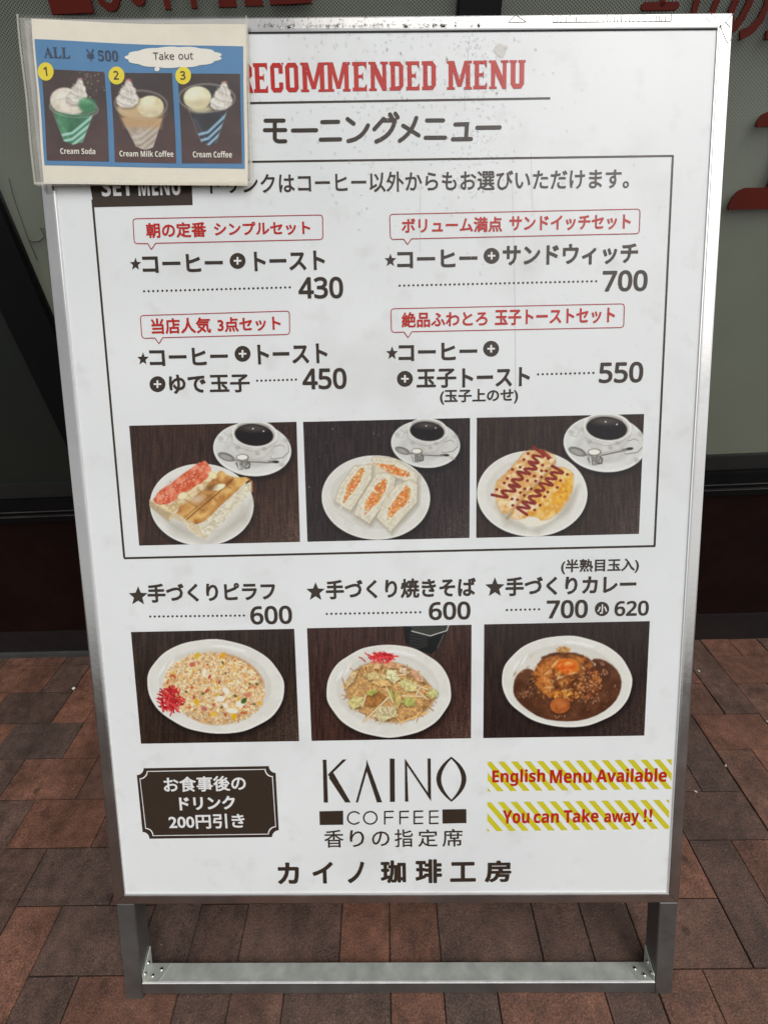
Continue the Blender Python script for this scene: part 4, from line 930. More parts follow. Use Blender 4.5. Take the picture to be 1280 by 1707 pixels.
# heading: condensed slab capitals drawn letter by letter (unit box 0..1, y up)
def slab(ch):
    t = .30; s = .085; c = .16       # stem width, serif height, corner cut
    q = lambda x0, y0, x1, y1: [(x0, y0), (x1, y0), (x1, y1), (x0, y1)]
    if ch == 'E': return [q(.12, s, .12 + t, 1 - s), q(.02, 0, .95, s + .04), q(.02, 1 - s - .04, .95, 1), q(.42, .45, .66, .56), [(.72, .36), (.72, .66), (.62, .56), (.62, .46)], [(.78, s + .04), (.95, s + .04), (.95, .26)], [(.78, 1 - s - .04), (.95, 1 - s - .04), (.95, .74)]]
    if ch in 'CO':
        L = [[(.05, c * .8), (.05 + t, c), (.05 + t, 1 - c), (.05, 1 - c * .8)], [(.05, c * .8), (.24, 0), (.78, 0), (.96, c * .8), (.96 - t, c), (.35, c)], [(.05, 1 - c * .8), (.35, 1 - c), (.96 - t, 1 - c), (.96, 1 - c * .8), (.78, 1), (.24, 1)]]
        L += [[(.96, c * .8), (.96, 1 - c * .8), (.96 - t, 1 - c), (.96 - t, c)]] if ch == 'O' else [q(.66, c * .8, .96, .34), q(.66, .64, .96, 1 - c * .8), [(.96, .88), (1.04, 1.0), (.88, 1.)]]
        return L
    if ch == 'D': return [q(.10, s, .10 + t, 1 - s), [(.02, 0), (.74, 0), (.96, c), (.66, c), (.02, s + .03)], [(.02, 1), (.02, 1 - s - .03), (.66, 1 - c), (.96, 1 - c), (.74, 1)], q(.66, c, .96, 1 - c)]
    if ch == 'U': return [[(.08, c), (.08 + t, c * 1.1), (.08 + t, 1 - s), (.08, 1 - s)], [(.92, c), (.92, 1 - s), (.92 - t, 1 - s), (.92 - t, c * 1.1)], [(.08, c), (.26, 0), (.74, 0), (.92, c), (.92 - t, c * 1.1), (.38, c * 1.1)], q(0, 1 - s, .46, 1), q(.54, 1 - s, 1, 1)]
    if ch == 'M': return [q(.07, s, .25, 1 - s), q(.75, s, .93, 1 - s), [(.07, 1), (.07, .9), (.25, .62), (.42, .10), (.5, .10), (.5, .34), (.30, 1)], [(.93, 1), (.70, 1), (.5, .34), (.5, .10), (.58, .10), (.75, .62), (.93, .9)], q(0, 0, .32, s), q(.68, 0, 1, s), q(0, 1 - s, .12, 1), q(.88, 1 - s, 1, 1)]
    if ch == 'N': return [q(.10, s, .31, 1 - s), q(.70, s, .90, 1 - s), [(.10, 1), (.10, .88), (.70, .0), (.90, 0), (.90, .12), (.34, 1)], q(0, 0, .40, s), q(.60, 1 - s, 1, 1), q(0, 1 - s, .12, 1)]
    if ch == 'R': return [q(.12, s, .12 + t, 1 - s), [(.02, 1), (.02, 1 - s - .03), (.62, 1 - c), (.94, 1 - c), (.76, 1)], q(.64, .58, .94, 1 - c), [(.42, .44), (.72, .44), (.94, .58), (.64, .58), (.42, .56)], [(.48, .46), (.74, .46), (.98, 0), (.64, 0)], q(.02, 0, .50, s)]
zx = lambda v: 380 + v / 2.4615
heads = [('R', 38, 104), ('E', 104, 166), ('C', 172, 228), ('O', 233, 291), ('M', 298, 402), ('M', 402, 501), ('E', 508, 571), ('N', 576, 656), ('D', 660, 720), ('E', 727, 786), ('D', 792, 853), ('M', 895, 998), ('E', 1002, 1062), ('N', 1068, 1147), ('U', 1151, 1217)]
for ch, a, b in heads:
    x0, x1 = zx(a), zx(b); f = (x0 - 410) / (872 - 410); yb = 153.5 - 5.5 * f; h = 49.5 - 2.0 * f
    to = lambda u, v, x0=x0, x1=x1, yb=yb, h=h: place_uv([[u, v]], x0, yb, x1, yb - .2, h)[0]
    polys([[p for p in pl] for pl in slab(ch)], to, REDI, sheet, 'lettering', step=.00003)
polys([band((405, 170.5), (916, 164.5), 3.6)], hb, INK, sheet, 'underline')
def qcurve(p0, p1, p2, n=7): return [tuple((1 - t) ** 2 * np.array(p0) + 2 * t * (1 - t) * np.array(p1) + t * t * np.array(p2)) for t in np.linspace(0, 1, n)]
zh = lambda x, y: hb(380 + x / 2.4615, 80 + y / 2.4615)
KM = [[(152, 295), (226, 295)], [(149, 334), (233, 334)], [(190, 296), (190, 366)] + qcurve((190, 366), (192, 379), (206, 380), 5)[1:] + [(233, 380)], [(264, 336), (360, 335)], [(384, 302), (450, 301)], [(378, 374), (458, 373)],
      [(488, 290), (513, 309)], qcurve((492, 380), (548, 372), (572, 316)), [(636, 290), (598, 332)], [(636, 296), (682, 296)], qcurve((682, 297), (672, 358), (606, 383)), [(662, 272), (672, 290)], [(684, 268), (694, 284)],
      qcurve((770, 286), (752, 350), (702, 380)), [(716, 318), (780, 358)], [(814, 297), (880, 297)], [(808, 368), (888, 368)], [(930, 314), (978, 313), (974, 372)], [(920, 375), (994, 374)], [(1020, 328), (1112, 327)]]
strokes(KM, 16.5, zh, INK, sheet, cap=7)

# ruled box around the sets
for p, q in (((400, 268.5), (1122, 261.5)), ((1120.5, 262), (1091, 913)), ((207, 928.5), (1092, 912.5)), ((153.5, 330), (207.5, 928))):
    polys([band(p, q, 3.6)], hb, INK, sheet, 'border_line', layer=.0002)
polys([[(146, 288), (318, 284), (320.5, 340), (156, 343)]], hb, INK, sheet, 'label_block', layer=.00025, label='dark block holding the set menu words')
TX('𝗦𝗘𝗧', 170, 325.5, 222, 324.5, 31, .01, M['white_ink'], layer=.0006); TX('𝗠𝗘𝗡𝗨', 231, 325, 301, 323.5, 31, .01, M['white_ink'], layer=.0006)
TX('ドリンクはコーヒー以外からもお選びいただけます。', 350, 322.5, 1047, 316, 34, .017, INK)
BT = .018
def bubble(tl, tr, br_, bl, tail):
    def lp(a, b, t): return (a[0] + (b[0] - a[0]) * t, a[1] + (b[1] - a[1]) * t)
    C = [tl, tr, br_, bl]; pts = []; r = 5.
    for k in range(4):
        p, c, n = C[k - 1], C[k], C[(k + 1) % 4]; dp = math.dist(p, c); dn = math.dist(c, n)
        for t in (0, .5, 1): a = lp(c, p, r / dp); b = lp(c, n, r / dn); q = lp(lp(a, c, t), lp(c, b, t), t); pts.append(q)
        if k == 2: pts += [tail[2], tail[1], tail[0]]
    pl = [band(a, b, 1.5) for a, b in zip(pts, pts[1:] + pts[:1])]
    polys(pl, hb, M['line_red'], sheet, 'speech_bubble', layer=.0003, step=.00002)
bubble((221, 362.5), (537, 357.5), (537.5, 398.5), (223.5, 404), [(246, 404), (252, 414), (259, 403.5)])
bubble((648.5, 357), (1066, 350), (1064.5, 391), (650, 399), [(672, 398.5), (678.5, 407.5), (685, 398)])
bubble((233.5, 524), (482, 517.5), (482.5, 556.5), (236.5, 562), [(258, 561.5), (265, 571), (271, 561)])
bubble((651, 514.5), (1040, 508), (1039, 547.5), (652, 554), [(673, 553.5), (679.5, 563), (686, 553)])
TX('朝の定番', 244, 395, 344, 393.5, 25.5, .028, REDI); TX('シンプルセット', 357, 392, 517, 390, 23, .03, REDI)
TX('ボリューム満点', 669, 389, 836, 387, 25.5, .028, REDI); TX('サンドイッチセット', 848, 386, 1050, 383.5, 25, .03, REDI)
TX('当店人気', 253, 555.5, 352, 553.5, 26.5, .028, REDI); TX('3点セット', 363, 552.5, 468, 549.5, 24.5, .03, REDI)
TX('絶品ふわとろ', 669, 546.5, 812, 544, 26, .028, REDI); TX('玉子トーストセット', 824, 543.5, 1024, 540, 26, .03, REDI)
KB = .032
def star(x0, x1, y0, y1):
    cx, cy, rx, ry = (x0 + x1) / 2, (y0 + y1) / 2 + (y1 - y0) * .04, (x1 - x0) / 2 * 1.03, (y1 - y0) / 2 * 1.06; pts = []
    for k in range(10):
        r = 1 if k % 2 == 0 else .44; t = -math.pi / 2 + k * math.pi / 5; pts.append((cx + rx * r * math.cos(t), cy + ry * r * math.sin(t)))
    polys([pts], hb, INK, sheet, 'star')
def plus(cx, cy, r=13.3, mark=True):
    n = 28; o = polys([[(cx + r * math.cos(2 * math.pi * k / n), cy + r * 1.0 * math.sin(2 * math.pi * k / n)) for k in range(n)]], hb, INK, sheet, 'plus_sign' if mark else 'small_size_mark')
    if mark: polys([[(cx - 6.3, cy - 1.5), (cx + 6.3, cy - 1.5), (cx + 6.3, cy + 1.5), (cx - 6.3, cy + 1.5)], [(cx - 1.5, cy - 6.3), (cx + 1.5, cy - 6.3), (cx + 1.5, cy + 6.3), (cx - 1.5, cy + 6.3)]], hb, M['white_ink'], sheet, 'plus_cross', layer=.0005)
def dots(x0, y0, x1, y1, n, r=1.95):
    pl = []
    for k in range(n):
        f = k / (n - 1); cx = x0 + (x1 - x0) * f; cy = y0 + (y1 - y0) * f; pl.append([(cx + r * math.cos(a), cy + r * math.sin(a)) for a in np.arange(8) * math.pi / 4])
    polys(pl, hb, INK, sheet, 'dotted_leader', step=0)
def sf(s): return ''.join(chr(0x1D5D4 + ord(c) - 65) if 'A' <= c <= 'Z' else chr(0x1D5EE + ord(c) - 97) if 'a' <= c <= 'z' else c for c in s)
D = lambda s: ''.join(chr(0x1D7E2 + int(c)) for c in s)
NB = .028
star(216, 235, 427, 448); TX('コーヒー', 238, 453, 372, 451.5, 30.5, KB, INK); plus(395.5, 433.5); TX('トースト', 424, 451, 541.5, 449, 32.5, KB, INK)
dots(240, 483.5, 482.5, 478, 33); TX(D('430'), 497.5, 497.5, 572, 497, 36.5, NB, INK)
star(640, 660, 422, 444); TX('コーヒー', 661.5, 447, 795, 445.5, 30, KB, INK); plus(818.5, 427); TX('サンドウィッチ', 837, 444.5, 1062, 441, 35, KB, INK)
dots(665.5, 476, 993, 470, 44); TX(D('700'), 1003, 488, 1078, 487, 35.5, NB, INK)
star(228.5, 248, 585, 606); TX('コーヒー', 250, 608.5, 380.5, 607, 29.5, KB, INK); plus(404, 588.5); TX('トースト', 430, 606.5, 546, 604.5, 33, KB, INK)
plus(262.5, 638.5); TX('ゆで', 283, 655, 344, 654, 32, KB, INK); TX('玉子', 350, 653.5, 417, 652.5, 30, .028, INK); dots(428.5, 633.5, 493, 632, 10); TX(D('450'), 504.5, 649, 578, 648, 35.5, NB, INK)
star(643, 663, 577, 599); TX('コーヒー', 664, 602, 795, 600.5, 29.5, KB, INK); plus(818, 582)
plus(674.5, 631.5); TX('玉子', 694, 647.5, 760, 646.5, 32, .028, INK); TX('トースト', 770, 646.5, 882.5, 644.5, 32, KB, INK); dots(896.5, 625, 988.5, 623, 13); TX(D('550'), 997.5, 640.5, 1071, 639.5, 35, NB, INK)
TX('(玉子上のせ)', 733, 675, 863, 673.5, 25.5, .028, INK)
M['streak'] = mat('dried_streak', (.60, .62, .60), var=.1, rough=.3)
for pts_ in ([(853, 300), (856, 420), (858, 520), (859, 655)], [(884, 255), (886, 330), (888, 360)], [(781, 60), (776, 130), (773, 185)], [(700, 300), (699, 420)]):
    polys([band(a, b, 1.3) for a, b in zip(pts_[:-1], pts_[1:])], hb, M['streak'], sheet, 'dried_streak', layer=.00012)
# printed dish photographs
PP = lambda *a, **k: print_photo(*a, M['print'], sheet, **k)
PP(photo_toast(), [(215.2, 707.6), (494, 702.3), (500.3, 902.7), (232.3, 907.5)], 200, 690, 4.267, 280, 200, label='printed photo of toast strips with jam and a cup of coffee')
PP(photo_sandwich(), [(505, 702.5), (783.2, 697.2), (782.5, 897.3), (512.5, 902.5)], 500, 690, 4.414, 280, 200, label='printed photo of cut sandwiches and a cup of coffee')
PP(photo_egg(), [(794.4, 697), (1073.3, 691.9), (1065, 892), (793.7, 897.4)], 785, 690, 4.267, 280, 200, label='printed photo of egg toast with ketchup and a cup of coffee')
PP(photo_rice(), [(218.7, 1051.6), (490.8, 1047.6), (499.4, 1235), (235.8, 1238)], 210, 1030, 4.267, 280, 190, label='printed photo of fried rice with red ginger on an oval plate')
PP(photo_noodles(), [(512, 1046.8), (786.2, 1042.2), (785.5, 1231.7), (520, 1234.7)], 505, 1030, 4.339, 280, 190, label='printed photo of fried noodles with cabbage on a white plate')
PP(photo_curry(), [(807.2, 1041.7), (1083.3, 1037.7), (1074.4, 1228.7), (806, 1231.5)], 795, 1030, 4.267, 280, 190, label='printed photo of brown curry with a fried egg')
star(214.5, 247, 975, 1006.5); TX('手づくりピラフ', 247.5, 1003, 460, 1000, 31.5, .034, INK); dots(251, 1026, 407, 1025, 22); TX(D('600'), 418.5, 1040.5, 488, 1039.5, 31, NB, INK)
star(510.5, 542, 969.5, 1000.5); TX('手づくり焼きそば', 544, 999, 793, 995.5, 32.5, .032, INK); dots(545, 1023, 700.5, 1021, 21); TX(D('600'), 715, 1034.5, 784.5, 1033.5, 30.5, NB, INK)
TX('(半熟目玉入)', 935, 959, 1064.5, 957, 25, .026, INK)
star(808.5, 841.5, 963, 995.5); TX('手づくりカレー', 842.5, 995, 1060, 991.5, 32, .034, INK); dots(845, 1018, 898.5, 1017, 8); TX(D('700'), 911, 1033, 979.5, 1032, 31, NB, INK)
plus(1003.5, 1017, 12, False); TX('小', 995.5, 1025, 1011.5, 1024.5, 15.5, .03, M['white_ink'], layer=.0006); TX(D('620'), 1024, 1029.5, 1081, 1028.5, 25.5, NB, INK)
# badge with cut-in corners
zb_ = lambda x, y: (210 + x / 4.74, 1270 + y / 4.74)
def badge(ins):
    P = []
    TL_, TR_, BR_, BL_ = (90, 42), (1186, 30), (1212, 592), (136, 600)
    Q = [np.array(p, float) for p in (TL_, TR_, BR_, BL_)]; ctr = sum(Q) / 4; Q = [q + (ctr - q) / np.abs(ctr - q) * ins for q in Q]
    dirs = [((0, 1), (1, 0)), ((-1, 0), (0, 1)), ((0, -1), (-1, 0)), ((1, 0), (0, -1))]; r = 54 + ins * .15
    for q, (d0, d1) in zip(Q, dirs):
        for a in np.linspace(0, math.pi / 2, 7): P.append(zb_(*(q + r * (np.array(d0) * math.cos(a) + np.array(d1) * math.sin(a)))))
    return P
polys([badge(0)], hb, INK, sheet, 'badge', layer=.0002, label='dark brown badge with notched corners')
polys([badge(22)], hb, M['white_ink'], sheet, 'badge_rule', layer=.0003); polys([badge(28)], hb, INK, sheet, 'badge_field', layer=.0004)
TX('お食事後の', 275, 1319, 411.5, 1316.5, 25.5, .024, M['white_ink'], layer=.0008); TX('ドリンク', 301, 1349, 393.5, 1347.5, 22.5, .036, M['white_ink'], layer=.0008); TX('200円引き', 283.5, 1380.5, 409.5, 1379, 24.5, .024, M['white_ink'], layer=.0008)
# logo
zl = lambda x, y: hb(440 + x / 2.909, 1250 + y / 2.909)
LG = [[(287, 47), (305, 47), (313, 255), (292, 255)], [(384, 46), (403, 46), (318, 128), (311, 120)], [(322, 118), (335, 104), (423, 255), (396, 255), (318, 136)],
      [(498, 72), (504, 92), (458, 255), (447, 255)], [(500, 47), (575, 255), (550, 255), (496, 92)], [(612, 43), (635, 43), (637, 253), (613, 253)],
      [(685, 43), (695, 60), (702, 252), (686, 252)], [(685, 43), (812, 232), (812, 250), (690, 68)], [(795, 43), (810, 43), (812, 250), (797, 226)]]
def lens(side, n=14):
    o = qcurve((910, 35), (910 + side * 146, 142), (911, 255), n); i = qcurve((910, 46), (910 + side * 98, 143), (911, 244), n)
    return [[o[k], o[k + 1], i[k + 1], i[k]] for k in range(n - 1)]
polys(LG, zl, INK, sheet, 'logo_letters', step=.00004); polys(lens(1) + lens(-1), zl, INK, sheet, 'logo_letters', step=0)
polys([[(271, 297), (386, 295), (387, 363), (273, 364)]], zl, INK, sheet, 'logo_block'); polys([[(867, 291), (983, 290), (984, 358), (868, 360)]], zl, INK, sheet, 'logo_block')
def arc(cx, cy, rx, ry, a0, a1, n=14): return [(cx + rx * math.cos(a0 + (a1 - a0) * k / n), cy + ry * math.sin(a0 + (a1 - a0) * k / n)) for k in range(n + 1)]
CF = [arc(440, 330, 32, 30, -.75, -5.5), arc(518, 330, 32, 30, 0, 3.2), arc(518, 330, 32, 30, 3.1, 6.3)]
for x in (588, 662): CF += [[(x, 360), (x, 300)], [(x, 300), (x + 41, 299)], [(x, 329), (x + 38, 328)]]
for x in (731, 806): CF += [[(x, 359), (x, 299)], [(x, 299), (x + 40, 298)], [(x, 328), (x + 40, 327)], [(x, 359), (x + 40, 358)]]
strokes(CF, 7.2, zl, INK, sheet, cap=5)
def glyph_row(items, bold, y_off=0):
    for ch, x0, x1, y0, y1 in items:
        a = (440 + x0 / 2.909, 1250 + y1 / 2.909); b = (440 + x1 / 2.909, 1250 + y1 / 2.909 - .3); TX(ch, a[0], a[1], b[0], b[1], (y1 - y0) / 2.909, bold, INK)
glyph_row([('香', 297, 390, 388, 474), ('り', 420, 490, 390, 472), ('の', 527, 612, 396, 468), ('指', 637, 725, 387, 473), ('定', 750, 845, 388, 472), ('席', 868, 965, 386, 472)], .008)
glyph_row([('カ', 72, 176, 545, 650), ('イ', 240, 340, 543, 648), ('ノ', 410, 492, 543, 647), ('珈', 570, 692, 537, 648), ('琲', 738, 866, 533, 649), ('工', 905, 1030, 547, 643), ('房', 1073, 1201, 540, 646)], .036)
# hazard-striped labels
def stripes(c4, n, pitch, wd, first):
    tl, tr, br_, bl = [np.array(c, float) for c in c4]; out = []
    hgt = bl[1] - tl[1]; x0 = tl[0]; x1 = tr[0]
    for k in range(n):
        s = first + pitch * k; pg = [(s, 0), (s + wd, 0), (s + wd + hgt * .86, hgt), (s + hgt * .86, hgt)]
        def clip(pg, lim, keep):
            o = []
            for a, b in zip(pg, pg[1:] + pg[:1]):
                ia, ib = keep(a[0], lim), keep(b[0], lim)
                if ia: o.append(a)
                if ia != ib: t = (lim - a[0]) / (b[0] - a[0]); o.append((lim, a[1] + (b[1] - a[1]) * t))
            return o
        pg = clip(pg, 0, lambda v, l: v >= l); pg = clip(pg, x1 - x0, lambda v, l: v <= l) if pg else pg
        if len(pg) < 3: continue
        out.append([(x0 + x, tl[1] + y + (tr[1] - tl[1]) * x / (x1 - x0)) for x, y in pg])
    return out
for c4 in ([(813.5, 1271), (1120, 1268.5), (1118, 1318.5), (813.5, 1320.5)], [(813, 1338.5), (1116, 1336), (1114, 1385), (813, 1387)]):
    for pg in stripes(c4, 18, 21.6, 10.8, -48): polys([pg], hb, M['yellow_ink'], sheet, 'stripe', layer=.0002)
TX(sf('English'), 821, 1312, 909, 1311.5, 28, .012, REDI); TX(sf('Menu'), 917, 1307.5, 986, 1307, 22.5, .012, REDI); TX(sf('Available'), 994, 1306.5, 1111.5, 1306, 23, .012, REDI)
TX(sf('You'), 838.5, 1374.5, 883, 1374, 22.5, .012, REDI); TX(sf('can'), 890, 1374, 932, 1373.5, 16.5, .012, REDI); TX(sf('Take'), 940, 1373.5, 998, 1373, 22.5, .012, REDI); TX(sf('away'), 1007, 1379.5, 1065, 1379, 22, .012, REDI); TX('!!', 1073, 1373, 1087.5, 1372.6, 22, .015, REDI)

# ================================================================ TAKE-OUT CARD in a plastic sleeve
CD = .0065; hc = survey(CD); cz = lambda x, y: hc(30 + x / 3.2, 20 + y / 3.2)
_c0 = cz(70, 900); _c1 = cz(1220, 40)
def bend(a, c):
    u = (a - _c0[0]) / (_c1[0] - _c0[0]); v = (c - _c0[1]) / (_c1[1] - _c0[1])
    return .0012 * np.sin(u * 7 + 1) * (.4 + .6 * v) + .0008 * np.sin(v * 9 + u * 3) + .001 * (1 - u) ** 2

card = thing('menu_card', tuple(bd(-.40, 1.5, .008)), 'blue take out drinks card in a plastic sleeve on the menu board corner', 'menu card')
CS = Surf(CD, bend); CS.to = hc
def card_grid(name, c4, layer, material, parent, nx=40, ny=30, surf=CS, label=None):
    ac, F = rect_grid(c4, nx, ny, cz); return fast_mesh(name, surf.pts(ac, layer), F, material, parent, None, label)
card_grid('sleeve_back', [(6, 22), (1222, 28), (1250, 915), (98, 918)], -.0016, M['sleeve_back'], card)
paper = card_grid('paper_sheet', [(74, 34), (1216, 62), (1224, 924), (140, 910)], 0, M['paper'], card, label='cream paper print with a blue drinks panel')
card_grid('blue_panel', [(93, 145), (1198, 180), (1208, 832), (146, 813)], .0003, M['paper_blue'], paper)
def card_photo(cv, c4, label):
    ac, F = rect_grid(c4, 110, 150, cz); px = unhb(ac, CD)
    fast_mesh('photo_print', CS.pts(ac, .0006), F, M['paper_print'], paper, sample(cv, (px[:, 0] - 30) * 3.2, (px[:, 1] - 20) * 3.2), label)
card_photo(drink(3, 0, 0, 0, 0, d1), [(128, 303), (461, 315), (486, 793), (160, 789)], 'printed photo of a green cream soda')
card_photo(drink(4, 0, 0, 0, 0, d2), [(489, 318), (820, 321), (842, 801), (517, 795)], 'printed photo of a milky coffee with ice cream')
card_photo(drink(5, 0, 0, 0, 0, d3), [(851, 325), (1183, 331), (1192, 804), (872, 801)], 'printed photo of a dark iced coffee with ice cream')
cloud = []
for k in range(90):
    t = 2 * math.pi * k / 90; r = 1 + .07 * abs(math.sin(6.5 * t)) - .03; cloud.append((828 + 252 * r * math.cos(t), 236 + 57 * r * math.sin(t)))
polys([cloud], cz, M['paper_white'], paper, 'cloud_bubble', surf=CS, layer=.0007); polys([[(740 + 14 * math.cos(a), 300 + 13 * math.sin(a)) for a in np.arange(12) * math.pi / 6]], cz, M['paper_white'], paper, 'cloud_bubble', surf=CS, layer=.0009)
def ctext(s, x0, yb, x1, h, bold, mt, yb2=None):
    lettering(s, 30 + x0 / 3.2, 20 + yb / 3.2, 30 + x1 / 3.2, 20 + (yb2 if yb2 is not None else yb) / 3.2, h / 3.2, bold, mt, paper, surf=CS, layer=.0011)
for cx, cy, n in ((153, 317, '1'), (525, 334, '2'), (880, 337, '3')):
    polys([[(cx + 42 * math.cos(a), cy + 47 * math.sin(a)) for a in np.arange(28) * math.pi / 14]], cz, M['paper_yellow'], paper, 'number_dot', surf=CS, layer=.0009)
    ctext(D(n), cx - (8 if n == '1' else 14), cy + 23, cx + (10 if n == '1' else 14), 46, .02, M['ink'])
def sr(s): return ''.join(chr(0x1D5A0 + ord(c) - 65) if 'A' <= c <= 'Z' else chr(0x1D5BA + ord(c) - 97) if 'a' <= c <= 'z' else c for c in s)
ctext('𝐀𝐋𝐋', 147, 244, 284, 56, 0, M['paper_navy'], 247); ctext('¥', 370, 256, 412, 60, 0, M['paper_navy'], 256); ctext('𝟓𝟎𝟎', 430, 257, 535, 56, 0, M['paper_navy'], 258)
ctext(sr('Take'), 720, 250, 832, 42, .005, M['ink'], 251); ctext(sr('out'), 855, 250, 933, 36, .005, M['ink'], 250)
ctext(sf('Cream Soda'), 233, 756, 416, 32, 0, M['paper_white'], 756); ctext(sf('Cream Milk Coffee'), 543, 766, 828, 33, 0, M['paper_white'], 768); ctext(sf('Cream Coffee'), 932, 771, 1140, 34, 0, M['paper_white'], 774)
card_grid('sleeve_front', [(6, 22), (1222, 28), (1250, 915), (98, 918)], .0026, M['sleeve_front'], card)
card_grid('sleeve_seam', [(4, 20), (14, 20), (108, 920), (97, 922)], .0030, M['sleeve_seam'], card, 3, 30)
card_grid('sleeve_seam', [(1214, 28), (1222, 28), (1252, 916), (1243, 916)], .0030, M['sleeve_seam'], card, 3, 30)
card_grid('sleeve_seam', [(97, 908), (1250, 905), (1252, 917), (98, 921)], .0032, M['sleeve_seam'], card, 40, 3)

# ================================================================ small things
sc_ = thing('tape_scrap', tuple(bd(*hb(833, 83), .0005)), 'small crumpled piece of clear tape stuck on the white sheet above the red heading', 'tape')
polys([[(820, 84), (829, 71), (846, 77), (838, 97), (829, 94)]], hb, M['sleeve_seam'], sc_, 'tape_film', surf=Surf(-.0012), layer=0)
# adhesive left on the top rail
def residue(lines, wd=1.15):
    pl = []
    for ln in lines: pl += [band(a, b, wd) for a, b in zip(ln[:-1], ln[1:])]
    return pl
r_ = random.Random(4); RL = [[(846, 37), (858, 25), (876, 37), (846, 38)], [(920, 23), (920, 37), (925, 38)], [(920, 38), (1118, 37), (1118, 24)]]
x = 928
while x < 1112: RL.append([(x, 26 + r_.random() * 3), (x + r_.uniform(-.6, .6), 37 + r_.random())]); x += r_.uniform(4, 11)
RL += [[(1174, 30), (1184, 39), (1192, 31), (1180, 23)], [(1198, 40), (1205, 60), (1212, 74), (1220, 64)], [(1205, 60), (1216, 48), (1208, 38)], [(1200, 47), (1222, 24)]]
M['residue'] = mat('tape_residue', (.16, .155, .145), rough=.6, var=.3, scale=300)
tr_ = polys(residue(RL), hb0, M['residue'], board, 'tape_residue', surf=Surf(.0), layer=.0003, step=.00002)
# rain drops on the rail and the upper half of the sheet
V = []; F = []
def drop(a, c, r, d0, el=1.):
    n = 8; cpt = bd(a, c, d0); b = len(V)
    for rr, hh in ((1, 0), (.86, .32), (.5, .52)):
        for q in range(n):
            t = q * 2 * math.pi / n; V.append(cpt + BU * r * rr * math.cos(t) + BV * r * rr * el * math.sin(t) + BN * r * hh)
    V.append(cpt + BN * r * .58)
    for k in range(2): F.extend([(b + k * n + q, b + k * n + (q + 1) % n, b + (k + 1) * n + (q + 1) % n, b + (k + 1) * n + q) for q in range(n)])
    F.extend([(b + 2 * n + q, b + 2 * n + (q + 1) % n, b + 3 * n) for q in range(n)]); F.append(tuple(b + q for q in range(n))[::-1])
rd = np.random.default_rng(77)
for _ in range(210):
    x = rd.uniform(430, 800); y = 27 + 17 * rd.random(); 
    if rd.random() < .45: y = 43 + rd.normal(0, 1.2)
    a, c = hb0(x, min(y, 46)); drop(a, c, rd.uniform(.0010, .0026) * (1.15 if y > 40 else .8), .0002, rd.uniform(.9, 1.4))
for _ in range(620):
    x = rd.normal(690, 120); y = 55 + abs(rd.normal(0, 150)); 
    if rd.random() < .25: x = rd.normal(790, 35); y = rd.uniform(60, 330)
    if x < 425 or y > 700 or x > 1080: continue
    a, c = hb(x, y); drop(a, c, rd.uniform(.0008, .0021), -.0016, rd.uniform(.9, 1.8))
for _ in range(120):
    x = rd.uniform(480, 1180); y = rd.uniform(330, 900); a, c = hb(x, y)
    if abs(a) < .49: drop(a, c, rd.uniform(.0006, .0014), -.0016, rd.uniform(.9, 1.6))
for _ in range(60):
    x = rd.uniform(300, 1040); y = rd.uniform(1608, 1638); P = bd(*hb(x, 1641), 0)
wo = mesh_obj('rain_drops', V, F, M['water'], None, smooth=True, kind='stuff'); wo['label'] = 'clear rain drops on the upper half of the menu board'
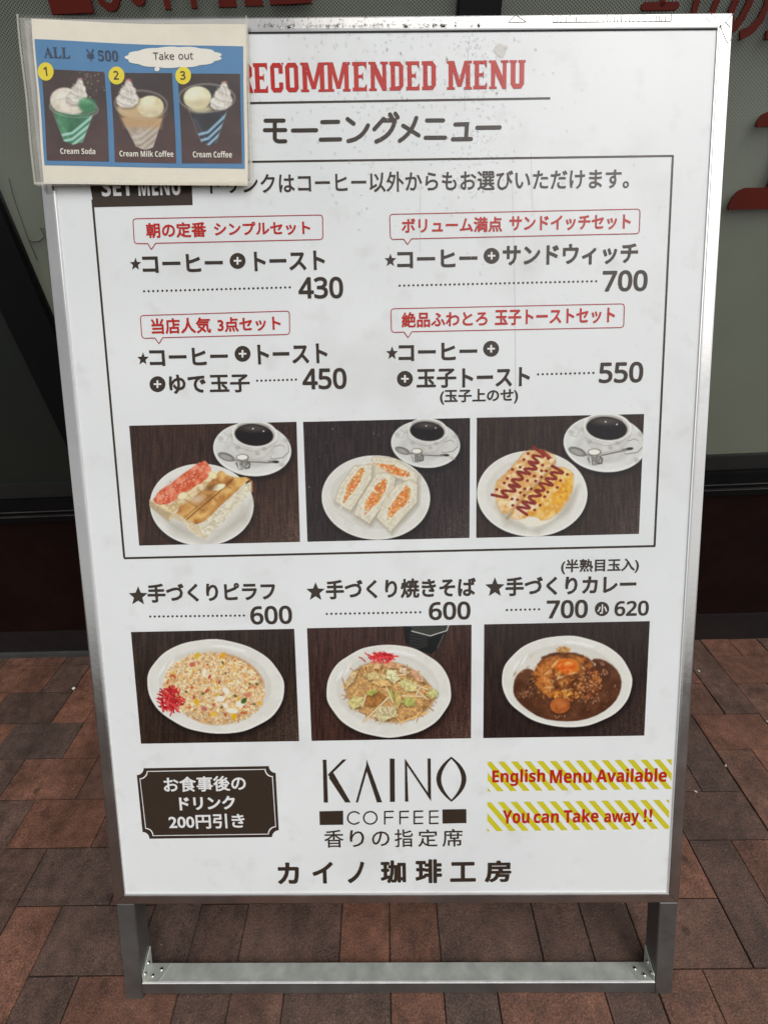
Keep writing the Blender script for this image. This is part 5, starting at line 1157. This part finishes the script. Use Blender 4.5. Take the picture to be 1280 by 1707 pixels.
# litter on the paving
def chip(name, px, py, L, W_, H_, rot, label, cat, material, tip=None):
    p = floor_pt(px, py); t = thing(name, (p[0], p[1], .0012), label, cat); r = random.Random(px); V = []; n = 9
    c, s = math.cos(rot), math.sin(rot)
    for k in range(n):
        a = 2 * math.pi * k / n; q = r.uniform(.75, 1.1); x, y = L * q * math.cos(a), W_ * q * math.sin(a); V.append(np.array([p[0] + x * c - y * s, p[1] + x * s + y * c, .0012 + H_ * .3 * r.random()]))
    V.append(np.array([p[0], p[1], .0012 + H_])); mesh_obj('flake', V, [(k, (k + 1) % n, n) for k in range(n)] + [tuple(range(n))[::-1]], material, t, smooth=False)
p = floor_pt(122, 1151); q = floor_pt(130, 1145); cb = thing('cigarette_butt', (p[0], p[1], .006), 'white cigarette butt with a charred end on the paving left of the menu board', 'cigarette butt')
tube('filter_paper', [p + [0, 0, .0055], (p + q) / 2 + [0, 0, .0058]], .0042, M['paper'], cb, 8); tube('burnt_end', [(p + q) / 2 + [0, 0, .0058], q + [0, 0, .0056]], .0030, M['black_mark'], cb, 8)
chip('litter_scrap', 1209, 1277, .0045, .0028, .002, .9, 'pale petal shaped scrap in a brick joint right of the menu board', 'litter', M['litter'])
chip('litter_scrap', 1159, 1320, .0050, .0024, .002, -.5, 'pale curled scrap lying close to the lower right of the frame', 'litter', M['litter'])
chip('litter_scrap', 1164, 1119, .0050, .0060, .006, .3, 'white fluffy scrap against the right side of the frame near the wall', 'litter', M['litter'])
chip('litter_scrap', 1278, 1203, .0035, .0028, .002, .2, 'small pale scrap at the right edge of the paving', 'litter', M['litter'])
V = []; F = []; rg = np.random.default_rng(5)
def grit(x, y, r):
    b = len(V)
    for k in range(4): a = 1.57 * k + rg.random(); V.append((x + r * math.cos(a) * rg.uniform(.5, 1.2), y + r * math.sin(a) * rg.uniform(.4, 1.), .0006))
    V.append((x, y, .0006 + r * .6)); F.extend([(b + k, b + (k + 1) % 4, b + 4) for k in range(4)])
for _ in range(150): grit(rg.uniform(-1.5, 1.5), rg.uniform(-.15, .92), rg.uniform(.0005, .0015))
for _ in range(90):      # crumbs lodged in the joints
    j = rg.integers(0, 9); grit(rg.uniform(-1.3, 1.3), GY - j * U + rg.normal(0, .0015), rg.uniform(.0006, .0016))
for _ in range(40): grit(rg.uniform(-1.3, 1.3), .915 + rg.normal(0, .006), rg.uniform(.0006, .0018))
mesh_obj('grit', V, F, M['litter'], None, kind='stuff')['label'] = 'pale grit scattered over the brick paving'
